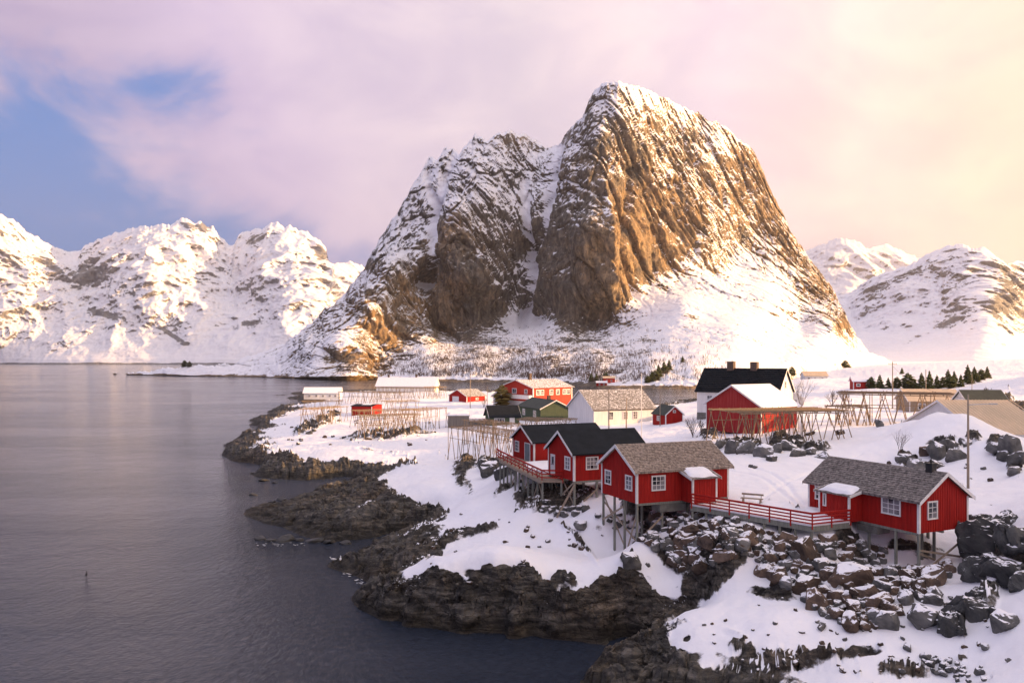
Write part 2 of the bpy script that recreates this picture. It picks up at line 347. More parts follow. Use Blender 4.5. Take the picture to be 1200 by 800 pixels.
# rugged, jointed bedrock where it is bare; smooth drifts where snow lies
c1, c2, cid = cells(np.stack([X0+nz*2, D*1.0, H*1.6], -1), .42)
blocky = (cid-.5)*1.1-np.exp(-((c2-c1)/.10)**2)*.55
d1, d2, did = cells(np.stack([X0*.5, D*.8+X0*.3, H*2.2], -1), 1.25, 40.)
str1 = fbm(np.stack([X0*.35+D*.25, D*.8-X0*.5, H*2.6], -1), .55, 4, .6, ridged=True, off=13.)
rug = fbm(P3, .26, 6, .6, ridged=True)*.5+str1*.75+blocky*.62+((did-.5)*.34-np.exp(-((d2-d1)/.12)**2)*.16)
landk = sstep(H, -.6, 1.0)
H2 = H + rockm*landk*rug*(.9+.6*sstep(D, 80, 160)) + (1-rockm)*(.24+fbm(P3, .20, 4, .55)*.34) 
H2 += sstep(OUTM, .25, .9)*.35
H2 = np.where(H < -1.2, H, H2)
_g1 = np.gradient(H2.reshape(NR, NC), axis=1)/np.gradient(X0.reshape(NR, NC), axis=1); _g2 = np.gradient(H2.reshape(NR, NC), axis=0)/np.gradient(D.reshape(NR, NC), axis=0)
_sl = np.sqrt(_g1**2+_g2**2).ravel()
ledge = sstep(_sl, .95, .4)*sstep(H, 1.1, 2.3)*sstep(fbm(P3, .22, 2, off=66.), -.05, .15)
snow = np.maximum(snow, ledge*rockm*.95)
H2 += (1-rockm)*fbm(P3, .9, 3, off=12.)*.07
def groove(line, wd, dp):
    global H2
    pl_ = [P_at(a, b, 9.1)[:2] for a, b in line]; best = np.full(len(H2), 1e9); sel = (D > 60) & (D < 150)
    xx, yy = X0[sel], D[sel]; bb = best[sel]
    for (ax, ay), (bx, by) in zip(pl_[:-1], pl_[1:]):
        dx, dy = bx-ax, by-ay; t_ = np.clip(((xx-ax)*dx+(yy-ay)*dy)/(dx*dx+dy*dy), 0, 1); bb = np.minimum(bb, np.hypot(xx-ax-t_*dx, yy-ay-t_*dy))
    k = np.zeros(len(H2)); k[sel] = np.exp(-(bb/wd)**2); H2 = H2-k*dp*(1-rockm)
def land_z(x, y):
    x = np.atleast_1d(np.asarray(x, float)); y = np.atleast_1d(np.asarray(y, float))
    fu = (x/y-us[0])/(us[1]-us[0]); fv = np.interp(np.log(y), vs, np.arange(NR))
    fu = np.clip(fu, 0, NC-1.001); fv = np.clip(fv, 0, NR-1.001); i = fu.astype(int); j = fv.astype(int); a = fu-i; b_ = fv-j
    G = H2.reshape(NR, NC)
    r = (G[j, i]*(1-a)+G[j, i+1]*a)*(1-b_)+(G[j+1, i]*(1-a)+G[j+1, i+1]*a)*b_
    return r if len(r) > 1 else float(r[0])
def hit(px, py):
    "the spot of land seen at this place in the photograph"
    d = np.exp(np.linspace(math.log(38), math.log(1400), 2600)); zr = CAMZ+(HOR-py)/F*d; x = (px-600)/F*d
    k = np.argmax(land_z(x, d) >= zr)
    return float(x[k]), float(d[k]), land_z(x[k], d[k])
def P_d(px, py, d): return Vector(((px-600)/F*d, d, CAMZ+(HOR-py)/F*d))
for ln_ in ([(946,600),(925,572),(900,555),(860,545),(800,532),(770,520)], [(946,608),(918,578),(890,561),(850,551),(795,537),(765,524)], [(880,596),(905,575),(950,556),(1010,540)]): groove(ln_, .28, .16)
Q3 = np.stack([X0*.8, D*.8, H2*1.6], -1)
oy_ = (fbm(Q3, .55, 5, .6, off=140.)*.85+fbm(Q3, 2.2, 3, .6, ridged=True, off=150.)*.09)*rockm*landk; ox_ = fbm(Q3, .6, 4, .6, off=160.)*.55*rockm*landk
H2 = H2+rockm*landk*fbm(P3*np.array([1, 1.3, 1]), 1.7, 3, .6, ridged=True, off=170.)*.06
V = np.stack([X0+ox_, D+oy_, H2], -1); Fc = grid_faces(NR, NC)
Fc = Fc[(H2[Fc] > -.9).any(1)]
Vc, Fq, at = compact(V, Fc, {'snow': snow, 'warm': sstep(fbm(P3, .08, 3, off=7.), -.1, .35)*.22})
land = np_mesh('snowy_shore', Vc, Fq, M_land, True, at); land['kind'] = 'structure'
# ------------------------------------------------------------------ mountains
def interp_line(line, x):
    xs_, ys_ = zip(*line); return np.interp(x, xs_, ys_)
def seg_dist(px, py, poly):
    best = np.full(len(px), 1e9)
    for (ax, ay), (bx, by) in zip(poly[:-1], poly[1:]):
        dx, dy = bx-ax, by-ay; t = np.clip(((px-ax)*dx+(py-ay)*dy)/(dx*dx+dy*dy), 0, 1)
        best = np.minimum(best, np.hypot(px-ax-t*dx, py-ay-t*dy))
    return best
def shepard(px, py, pts3, p=3.5):
    num = np.zeros(len(px)); den = np.zeros(len(px))
    for (x, y, v) in pts3:
        w_ = 1/((px-x)**2+(py-y)**2+60)**(p/2); num += w_*v; den += w_
    return num/den
def build_mountain(name, mat, x0, x1, nc, nr, crest, base, depth, disp, snowfn, jag=2.0, back=14, backlen=500.):
    cx = np.linspace(x0, x1, nc); tv = np.linspace(0, 1, nr)
    cr = interp_line(crest, cx); bs = interp_line(base, cx)
    jn = fbm(np.stack([cx*.07, cx*0+.37, cx*0+3.3], -1), 1.0, 5, .62, ridged=True)-.2
    cr = cr+jn*jag*2
    CX, TV = np.meshgrid(cx, tv); PYm = bs[None]+(cr-bs)[None]*TV
    PXf, PYf = CX.ravel(), PYm.ravel()
    rb = RBF([(p[0]/100., p[1]/100.) for p in depth], [p[2] for p in depth], c=.12)
    Dm = rb(np.stack([PXf/100., PYf/100.], -1))
    Pm = np.stack([(PXf-600)/F*Dm, Dm, CAMZ+(HOR-PYf)/F*Dm], -1)
    # surface normals of the smooth body
    G = Pm.reshape(nr, nc, 3); du = np.gradient(G, axis=1); dv = np.gradient(G, axis=0)
    N = np.cross(du, dv).reshape(-1, 3); N /= np.linalg.norm(N, axis=1)[:, None]+1e-9
    dd = disp(Pm, PXf, PYf)
    edge = np.clip(TV.ravel()*nr/10., 0, 1)*np.clip((1-TV.ravel())*nr/8.+.25, 0, 1)
    # push along the horizontal part of the normal, so that the skyline stays where it is
    Nh = N.copy(); Nh[:, 2] *= .25
    Cc = np.array([0, 0, CAMZ]); Pd = Cc+(Pm-Cc)*(1-.55*dd*edge/Dm)[:, None]+Nh*(dd*edge*.55*np.clip((1-TV.ravel())*6, .15, 1))[:, None]
    G = Pd.reshape(nr, nc, 3); du = np.gradient(G, axis=1); dv = np.gradient(G, axis=0)
    N2 = np.cross(du, dv).reshape(-1, 3); N2 /= np.linalg.norm(N2, axis=1)[:, None]+1e-9
    sn, wm = snowfn(Pd, PXf, PYf, N2, dd)
    # the far side, sloping away behind the crest
    rows = [Pd.reshape(nr, nc, 3)]; top = rows[0][-1]
    sn2 = [sn]; wm2 = [wm]
    for k in range(1, back+1):
        f = k/back; r = top.copy(); r[:, 1] += backlen*f; r[:, 0] += backlen*f*top[:, 0]/top[:, 1]
        r[:, 2] = top[:, 2]*(1-f**1.4)-3*f
        nn = fbm(r, .012, 4)*30*f*(1-f)*3; r[:, 2] += np.minimum(nn, 0)
        rows.append(r[None]); sn2.append(np.full(nc, .7)); wm2.append(np.zeros(nc))
    V = np.concatenate(rows).reshape(-1, 3)
    Fc = grid_faces(nr+back, nc)
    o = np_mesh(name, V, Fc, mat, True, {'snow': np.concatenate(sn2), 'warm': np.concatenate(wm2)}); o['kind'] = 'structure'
    return o

# --- the great rock wall
CREST = [(120,436.5),(150,436),(165,434),(190,429),(230,426),(270,424),(300,412),(330,401),(350,388),(375,366),(400,345),(425,315),(440,286),(455,262),(470,240),(485,212),(497,192),(503,182),(512,186),(520,172),(530,170),(537,178),(545,168),(553,164),(557,158),(565,161),(572,163),(580,153),(597,150),(605,155),(612,154),(620,158),(632,163),
 (640,171),(650,170),(656,166),(660,158),(665,150),(676,140),(683,134),(690,115),(697,102),(706,95),(718,93),(740,97),(760,103),(785,115),(810,127),(835,140),(850,145),(862,158),(875,165),(885,180),(893,195),(903,218),(915,245),(928,270),(945,295),
 (960,315),(975,335),(985,355),(995,375),(1005,392),(1018,408),(1040,419),(1060,424),(1090,426)]
BASE = [(120,438.5),(150,439),(250,441),(300,442.5),(350,444),(400,446),(560,448),(700,454),(815,456),(850,452),(900,450),(950,446),(1000,440),(1040,434),(1090,430)]
DEPTH = [(120,438,1140),(150,439,1100),(250,441,1000),(350,444,880),(400,446,810),(500,447,780),(560,448,750),(640,450,690),(700,454,615),(760,455,600),(815,456,590),(850,452,600),(900,450,640),(950,446,740),(1000,440,880),(1040,434,1020),(1090,430,1150),
 (200,429,1060),(270,425,1040),(330,405,1060),(370,370,1150),(370,400,960),(372,425,900),(400,346,1180),(425,315,1230),
 (395,430,880),(440,432,890),(500,428,850),(560,425,840),(640,425,790),(700,425,740),(760,425,690),(815,430,650),(870,430,670),(930,425,740),(980,418,860),
 (395,395,925),(440,400,955),(480,400,985),(505,395,1010),(380,350,1100),(450,312,1075),(420,350,1030),(470,345,1060),(495,350,1090),
 (515,395,1040),(540,398,1030),(575,390,1055),(600,385,1085),(540,330,1045),(520,300,1070),(550,260,1110),(530,240,1120),(575,330,1075),(500,330,1120),(495,260,1170),(500,200,1250),
 (600,340,1150),(620,300,1180),(640,200,1240),(610,230,1190),(570,200,1200),(590,152,1260),(650,171,1290),(470,245,1230),(450,290,1190),(545,170,1260),(630,370,1130),(615,385,1080),
 (630,355,1110),(650,380,1040),(690,392,1000),(720,385,985),(650,330,1050),(690,330,1005),(655,270,1080),(700,270,1010),(705,340,995),(655,180,1210),(690,200,1090),(700,150,1130),(718,94,1195),(700,102,1220),
 (730,330,1035),(760,340,1062),(760,280,1115),(800,330,1110),(740,220,1135),(780,220,1205),(820,300,1170),(820,220,1275),(860,250,1315),(860,310,1240),(760,150,1240),(800,160,1320),(850,147,1410),(890,195,1450),(915,246,1460),
 (760,104,1270),(810,128,1370),(640,400,960),(690,405,900),(740,395,900),(800,360,960),(800,390,860),(760,410,790),(830,400,800),(860,350,1070),(860,390,840),(900,400,850),(900,350,1110),(900,300,1300),(940,380,1070),(940,330,1290),(945,296,1440),
 (960,316,1430),(985,356,1390),(975,400,980),(970,375,1100),(1005,393,1300),(1018,409,1180),(1010,420,1050),(1040,420,1150),(600,405,960),(560,408,950),(520,412,940),(470,415,935),(430,415,905)]
def ridgeish(P, s, o, off): return fbm(P, s, o, .55, ridged=True, off=off)
FACE = [(690,330,1),(720,250,1),(770,280,1),(650,300,.9),(800,250,.8),(540,330,1),(530,270,.9),(560,350,.8),(430,370,.9),(470,350,.9),(400,390,.7),(460,395,.9),(850,200,.9),(900,260,.9),(960,360,.9),(720,150,.9),(590,200,.9),(480,260,.8),(620,250,.8),
        (600,420,.2),(500,425,.1),(700,420,.12),(800,400,.15),(850,370,.25),(900,400,.15),(960,420,.1),(860,330,.5),(880,430,.05),(300,430,.2),(220,432,.1),(1030,425,.1),(940,390,.3),(640,395,.3),(760,390,.25),(560,400,.2)]
def disp1(P, px, py):
    k = np.clip(shepard(px, py, FACE), 0, 1)
    Q = np.stack([P[:, 0]+P[:, 2]*.45, P[:, 1]*.8, P[:, 2]*.16], -1)       # joints lean over and run down the wall
    Q2 = np.stack([P[:, 0]-P[:, 2]*.35, P[:, 1], P[:, 2]*.45], -1)
    big = fbm(Q, .0065, 3, .5, off=3.)*55
    mid = ridgeish(Q, .015, 5, 9.)*24+ridgeish(Q2, .035, 3, 21.)*5
    c1, c2, ci = cells(Q, .030, 2.); blk = (ci-.5)*13-np.exp(-((c2-c1)/.07)**2)*5+ridgeish(np.stack([P[:, 0]+P[:, 2]*.38, P[:, 1], P[:, 2]*.22], -1), .055, 4, 60.)*5
    c1, c2, ci = cells(np.stack([P[:, 0]+P[:, 2]*.5, P[:, 1], P[:, 2]*.5], -1), .09, 12.); blk2 = (ci-.5)*4
    fine = fbm(P, .09, 4, .6, off=50.)*4
    Qa = np.stack([P[:, 0]+P[:, 2]*.5, P[:, 1]*.5, P[:, 2]*.14], -1); Qb = np.stack([P[:, 0]-P[:, 2]*.12, P[:, 1]*.5, P[:, 2]*.10], -1)
    cr_ = np.exp(-(fbm(Qa, .022, 3, .5, off=31.)/.035)**2)*9+np.exp(-(fbm(Qb, .030, 3, .5, off=71.)/.04)**2)*7+np.exp(-(fbm(Qa, .06, 3, .5, off=91.)/.05)**2)*4
    rock = big*.8+mid*.55+blk+blk2*.8+fine-cr_*sstep(fbm(P, .008, 2, off=8.), -.4, .2)
    soft = fbm(P, .012, 5, .5, off=70.)*14+ridgeish(np.stack([P[:,0], P[:,1], P[:,2]*.5], -1), .05, 4, 80.)*3.0
    g = np.zeros(len(px))
    for poly, wd, am in GULLY: g += am*np.exp(-(seg_dist(px, py, poly)/wd)**2)
    return rock*k+soft*(1-k)-g
GULLY = [([(655,172),(650,215),(641,250),(636,285),(628,310),(618,350),(612,380)],5,34),([(612,215),(618,240),(622,275),(628,310)],6,22),([(537,175),(528,195),(517,215),(505,250),(500,290),(498,330)],5,22),
         ([(500,205),(505,240),(503,270)],4,12),([(506,300),(500,340),(515,380),(535,398)],4,22),([(738,200),(733,260),(728,300),(745,345)],5,16),([(705,215),(712,240),(708,290),(712,330)],4,-16),([(790,215),(800,250),(815,275)],4,14)]
SN = [(690,330,-.35),(720,300,-.35),(760,300,-.30),(740,240,-.2),(650,320,-.35),(650,260,-.2),(800,260,-.15),(680,375,-.35),(540,330,-.35),(525,290,-.3),(560,360,-.35),(545,385,-.35),(580,300,.0),
      (560,230,.18),(590,200,.12),(600,250,.2),(480,240,.14),(455,290,.12),(500,220,.3),(430,330,.08),(620,200,.16),(600,330,.2),(660,200,.08),(690,140,.06),(720,120,.15),(740,105,.4),(790,120,.35),(740,160,.02),(700,200,-.02),
      (780,180,.05),(820,180,.15),(850,160,.2),(860,220,.08),(880,200,-.05),(830,230,.05),(870,270,.1),(900,250,-.05),(930,300,-.02),(850,300,.25),(820,330,.2),(900,320,.15),(960,340,-.05),(980,370,-.1),(1000,400,.0),
      (430,350,-.02),(450,320,.0),(460,390,-.3),(490,360,-.2),(400,400,.15),(410,420,-.25),(440,425,-.2),(380,380,.05),(370,410,.25),(350,400,.3),
      (330,430,.15),(200,432,.4),(270,430,.25),(600,410,-.16),(540,415,-.16),(650,420,-.16),(700,430,-.14),(740,400,-.08),(800,370,.0),(780,340,.0),(850,350,.10),(900,380,.08),(850,400,.10),(870,430,.22),(940,410,.08),(800,405,.1),(480,428,.05),(900,340,.3),
      (960,410,.6),(1000,425,.8),(1040,425,.8),(1080,428,.8),(840,430,.35),(810,440,.4),(850,370,.1),(780,360,.3),(620,380,.3),(560,440,.05),(640,445,.05)]
SUNLIT_OCHRE = [(720,300,.9),(760,330,.9),(700,340,.6),(760,250,.95),(800,230,.95),(850,220,1),(880,180,1),(900,260,1),(830,290,.9),(940,320,1),(970,370,1),(990,385,1),(860,330,.8),(730,180,.4),(790,160,.6),(650,330,.1),(660,250,.05),(690,150,.1),(670,380,.15),
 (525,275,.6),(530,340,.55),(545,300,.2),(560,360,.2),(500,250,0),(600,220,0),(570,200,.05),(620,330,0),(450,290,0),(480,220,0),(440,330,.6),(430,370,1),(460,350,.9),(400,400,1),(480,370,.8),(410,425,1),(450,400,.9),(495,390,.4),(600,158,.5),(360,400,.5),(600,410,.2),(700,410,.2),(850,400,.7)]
def snow1(P, px, py, N, dd):
    b_ = shepard(px, py, SN, 4)
    n = fbm(P, .03, 5, .6, off=15.); nn = fbm(P*np.array([1, 1, .5]), .16, 4, .75, off=25.)
    lay = fbm(np.stack([P[:, 0]*.6, P[:, 1]*.6, P[:, 2]*2.0+P[:, 0]*.9], -1), .035, 4, .6, off=44.)
    s = .40+b_+(N[:, 2]-.42)*.62+n*.40+nn*.55+lay*.40
    for poly, wd, am in GULLY[:4]: s += .85*np.exp(-(seg_dist(px, py, poly)/(wd*.9))**2)*(1.2 if am > 30 else .9)
    s += sstep(py, 0, 1)*0
    s -= .9*sstep(P[:, 2]+n*3, 3.4, 1.2)                                   # bare tidal band
    wk_ = np.clip(shepard(px, py, SUNLIT_OCHRE, 4), 0, 1)  # ochre rock, with sunlight painted in: brighter and golder on the lit faces
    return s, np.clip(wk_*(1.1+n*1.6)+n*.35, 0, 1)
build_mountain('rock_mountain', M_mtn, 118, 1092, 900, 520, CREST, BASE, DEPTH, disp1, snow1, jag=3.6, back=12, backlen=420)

# --- mountains across the fjord
def disp_far(sc):
    def f(P, px, py):
        Q = np.stack([P[:, 0]+P[:, 2]*.25, P[:, 1]*.8, P[:, 2]*.42], -1)
        up = np.clip((430-py)/90., 0.12, 1)*.85
        return (fbm(Q, .0022*sc, 4, .5, off=5.)*170+ridgeish(Q, .0042*sc, 6, 33.)*170+ridgeish(P, .011*sc, 4, 8.)*30)*up/sc
    return f
def snow_far(bias, sp, bl):
    def f(P, px, py, N, dd):
        n = fbm(P, .008*sp, 5, .6, off=61.); lay = fbm(np.stack([P[:, 0]*.5+P[:, 2]*.5, P[:, 1]*.5, P[:, 2]*1.8], -1), .012*sp, 5, .62, off=14.)
        big = fbm(P, .0028*sp, 4, .55, off=161.)
        s = .50+bias+(N[:, 2]-.45)*.8+n*.42+lay*.45+big*1.0
        for (ex, ey, rx, ry, an, k) in bl:
            c_, s_ = math.cos(R(an)), math.sin(R(an)); dx, dy = px-ex, py-ey
            e = ((dx*c_+dy*s_)/rx)**2+((-dx*s_+dy*c_)/ry)**2; s -= k*np.exp(-e)*(1+n)
        s -= .9*sstep(P[:, 2], 9, 3)
        return s, n*0
    return f
CL = [(-140,235),(-80,262),(-40,240),(0,248),(15,255),(30,270),(50,280),(80,292),(95,290),(115,277),(150,266),(190,260),(200,262),(207,255),(213,253),(222,257),(228,260),(235,258),(243,263),(250,262),(254,270),(256,275),(262,279),(268,285),(275,282),(280,273),(292,270),(300,264),(308,266),(316,258),(325,259),(333,263),(340,262),(350,268),(360,270),(375,280),(382,292),(385,304),(395,306),(410,304),(430,312),(470,330),(540,350)]
DL = [(x, 427, 2980) for x in (-140, 0, 150, 300, 420, 540)]+[(0,380,3100),(0,320,3350),(0,250,3600),(-140,240,3500),(90,292,4050),(90,340,3550),(90,390,3150),(150,268,4000),(215,255,4150),(215,310,3800),(170,330,3450),(240,350,3500),(200,390,3250),
      (270,283,4250),(270,340,3800),(325,260,4300),(320,310,3900),(380,300,4150),(375,350,3500),(330,380,3250),(430,312,4500),(430,380,3500),(540,350,4700),(130,400,3120),(290,405,3120),(400,405,3200)]
BL = [(115,325,28,14,10,.8),(125,370,26,4,15,1.1),(185,312,10,4,0,.9),(205,395,20,2.5,30,1.2),(215,335,30,8,-20,.6),(300,380,26,10,-10,.8),(215,262,18,6,20,.8),(240,265,12,12,0,.8),(374,300,8,16,0,1.2),(60,320,20,5,30,.7),(40,305,24,6,20,.6),
      (185,350,60,6,10,.4),(300,285,16,14,0,.5),(20,400,26,16,0,.5),(120,415,70,6,0,.35),(290,415,60,6,0,.35),(255,320,20,10,-30,.5)]
DL = [(a, b, c-(a-200)*.85) for a, b, c in DL]
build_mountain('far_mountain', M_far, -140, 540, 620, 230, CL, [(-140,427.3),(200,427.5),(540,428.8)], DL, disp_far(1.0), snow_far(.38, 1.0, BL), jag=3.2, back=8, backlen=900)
CR = [(880,352),(940,354),(975,347),(1000,338),(1020,323),(1040,317),(1062,310),(1080,300),(1095,291),(1112,286),(1128,284),(1140,289),(1152,287),(1160,291),(1168,299),(1180,307),(1192,303),(1200,306),(1240,318),(1300,290),(1380,300)]
DR = [(x, 424, 1500+abs(x-1150)*.8) for x in (880, 1000, 1100, 1200, 1300, 1380)]+[(1000,372,2600),(1050,320,2700),(1050,370,2300),(1110,288,2650),(1110,340,2300),(1110,390,1850),(1170,300,2450),(1150,340,2050),(1150,380,1750),(1200,305,2600),(1200,350,2300),(1200,390,1900),
      (1300,290,2700),(1300,370,2200),(1380,300,2800),(1020,400,2050),(900,400,2300),(880,330,2900)]
BR = [(1120,300,30,8,0,.5),(1165,345,14,34,10,.6),(1190,340,16,40,0,.5),(1130,375,50,14,-20,.25),(1040,395,40,14,0,.3),(1150,408,40,5,-8,.4)]
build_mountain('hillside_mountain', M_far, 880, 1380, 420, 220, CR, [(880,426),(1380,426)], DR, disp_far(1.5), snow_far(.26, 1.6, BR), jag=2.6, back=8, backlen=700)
CR2 = [(820,330),(900,310),(935,300),(948,290),(965,284),(980,278),(992,276),(1005,280),(1015,288),(1024,286),(1040,284),(1052,290),(1070,297),(1090,304),(1150,320),(1250,300),(1400,290)]
DR2 = [(x, 424, 4200) for x in (820, 1000, 1200, 1400)]+[(820,330,5600),(950,290,5800),(990,276,5800),(990,340,5000),(1040,285,6000),(1080,310,5900),(1200,310,6000),(1400,290,6000),(900,350,5200),(1200,370,5000)]
build_mountain('misty_mountain', M_far, 820, 1300, 300, 120, CR2, [(820,424.5),(1400,424.5)], DR2, disp_far(.8), snow_far(.45, .8, []), jag=3, back=6, backlen=1200)  # snow cover raised to whiten this mountain in place of mist
# ------------------------------------------------------------------ object helpers
def surf(name, col, col2=None, scale=3.0, rough=.75, bump=.3, bdist=.02, stretch=(1, 1, 1), spec=.3, snowtop=None, rnd=0.0):
    m, t, b = new_mat(name)
    tcn = t.node('ShaderNodeTexCoord'); g = t.node('ShaderNodeNewGeometry')
    P = t.mapping(tcn.outputs['Object'], tuple(scale*s for s in stretch))
    n = t.noise(P, 1.0, 6, .65, .2)
    c = t.mix(t.smooth(n, .3, .7), col, col2 or tuple(x*.75 for x in col))
    if rnd:
        oi = t.node('ShaderNodeObjectInfo')
        c = t.mix(1.0, c, t.ramp(oi.outputs['Random'], [(0, (1-rnd,)*3), (1, (1+rnd,)*3)]), 'MULTIPLY')
    if snowtop is not None:
        sp = t.node('ShaderNodeSeparateXYZ'); t.link(g.outputs['Normal'], sp.inputs[0])
        sn = t.noise(g.outputs['Position'], 2.6, 5, .6)
        f = t.smooth(t.math('ADD', sp.outputs[2], t.math('MULTIPLY', t.math('SUBTRACT', sn, .5), .9)), snowtop, snowtop+.1)
        c = t.mix(f, c, (.85, .85, .89))
    t.link(c, b.inputs['Base Color']); b.inputs['Roughness'].default_value = rough
    b.inputs['Specular IOR Level'].default_value = spec
    if bump: t.link(t.bump(n, bump, bdist), b.inputs['Normal'])
    return m
M = {}
M['red'] = surf('red_painted_boards', (.40, .017, .012), (.27, .010, .008), 1.6, .7, .3, .02, (3, 3, .25), .2)
M['barnred'] = surf('faded_red_boards', (.30, .018, .018), (.40, .060, .055), 1.1, .8, .3, .02, (5, 5, .2), .15)
M['orange_red'] = surf('bright_red_paint', (.50, .045, .02), (.42, .03, .018), 1.0, .7, .2, .02, (3, 3, .3))
M['white'] = surf('white_paint', (.78, .77, .76), (.66, .65, .64), 2.0, .55, .2, .01)
M['cream'] = surf('white_clad_wall', (.72, .71, .70), (.62, .61, .60), .8, .7, .2, .02, (2, 2, .3))
M['green'] = surf('green_painted_boards', (.085, .115, .065), (.055, .08, .048), 1.5, .7, .2, .02, (3, 3, .3))
M['black_roof'] = surf('black_roof_felt', (.007, .009, .012), (.014, .017, .022), .9, .7, .4, .02, (1, 1, 1), .12)
M['slate'] = surf('grey_slates', (.31, .275, .255), (.075, .068, .064), 4.0, .75, .7, .04, (1, 1, 1), .15)
M['moss'] = surf('lichen_grown_slates', (.45, .37, .31), (.13, .105, .088), 4.5, .9, .7, .04, (1, 1, 1), .1)
M['sand'] = surf('sandy_corrugated_sheet', (.66, .50, .34), (.56, .43, .29), .6, .6, .2, .02, (1, .2, 1))
M['greyroof'] = surf('grey_fibre_roof', (.31, .295, .285), (.19, .18, .175), 1.2, .8, .4, .03, (1, 1, 1), .2, .93)
M['darkgreenroof'] = surf('dark_green_roof', (.06, .07, .055), (.04, .045, .04), 1.2, .8, .3, .02)
M['post'] = surf('weathered_post_wood', (.25, .255, .22), (.15, .155, .135), 3.0, .8, .4, .01, (2, 2, .3))
M['plank'] = surf('bare_plank_wood', (.34, .27, .20), (.23, .185, .145), 3.0, .8, .4, .01, (2, 2, .5))
M['rackwood'] = surf('dry_rack_poles', (.30, .225, .155), (.19, .145, .10), 2.0, .85, .3, .01, (1, 1, 1), .1)
M['shedgrey'] = surf('silvered_boards', (.24, .22, .20), (.15, .14, .13), 1.5, .8, .3, .02, (4, 4, .2))
M['snow'] = surf('settled_snow', (.86, .86, .90), (.80, .80, .85), 1.5, .6, .4, .05)
M['brick'] = surf('chimney_render', (.14, .10, .08), (.08, .06, .05), 5, .9, .5, .03)
M['iron'] = surf('black_iron', (.02, .02, .02), (.03, .03, .03), 5, .5, 0)
M['metal'] = surf('galvanised_metal', (.5, .5, .5), (.4, .4, .42), 5, .4, 0)
M['stone'] = surf('foundation_stone', (.17, .165, .15), (.10, .10, .09), 1.5, .9, .6, .05)
M['bluegrey'] = surf('blue_grey_door', (.17, .22, .24), (.13, .17, .19), 2, .6, .2, .01)
M['curtain'] = surf('curtained_window', (.45, .44, .45), (.30, .29, .30), 1.2, .7, 0)
M['boulder_brown'] = surf('brown_boulder', (.155, .108, .078), (.060, .045, .038), .9, .85, 1.0, .16, (1, 1, 1.4), .2, .74, .35)
M['boulder_grey'] = surf('grey_boulder', (.165, .160, .150), (.062, .062, .062), .9, .85, 1.0, .16, (1, 1, 1.4), .2, .70, .35)
M['skerry'] = surf('wet_skerry_rock', (.040, .038, .034), (.018, .018, .017), 1.2, .5, 1.0, .16)
M['cliff_grey'] = surf('dark_cliff_block', (.105, .105, .10), (.035, .036, .038), .5, .85, 1.0, .3, (1, 1.6, .6), .2, .82, .25)
M['bark'] = surf('bark', (.13, .085, .065), (.08, .055, .045), 3, .9, .3, .02)
M['needle'] = surf('spruce_needles', (.085, .095, .030), (.035, .045, .018), 1.2, .9, 0, .02, (1, 1, 1), .2, 1.0)
M['ochre'] = surf('ochre_foliage', (.20, .15, .035), (.12, .09, .03), 1.2, .9, 0)
M['feather'] = surf('white_feathers', (.8, .8, .8), (.6, .6, .62), 5, .8, 0)
M['darkfeather'] = surf('dark_feathers', (.02, .02, .022), None, 5, .8, 0)
def glass_mat():
    m, t, b = new_mat('window_glass'); b.inputs['Base Color'].default_value = (.035, .04, .05, 1); b.inputs['Roughness'].default_value = .06
    g = t.node('ShaderNodeNewGeometry'); n = t.noise(g.outputs['Position'], .9, 2, .5)
    t.link(t.mix(t.smooth(n, .40, .54), (.02, .024, .03), (.24, .235, .25)), b.inputs['Base Color']); return m
M['glass'] = glass_mat()

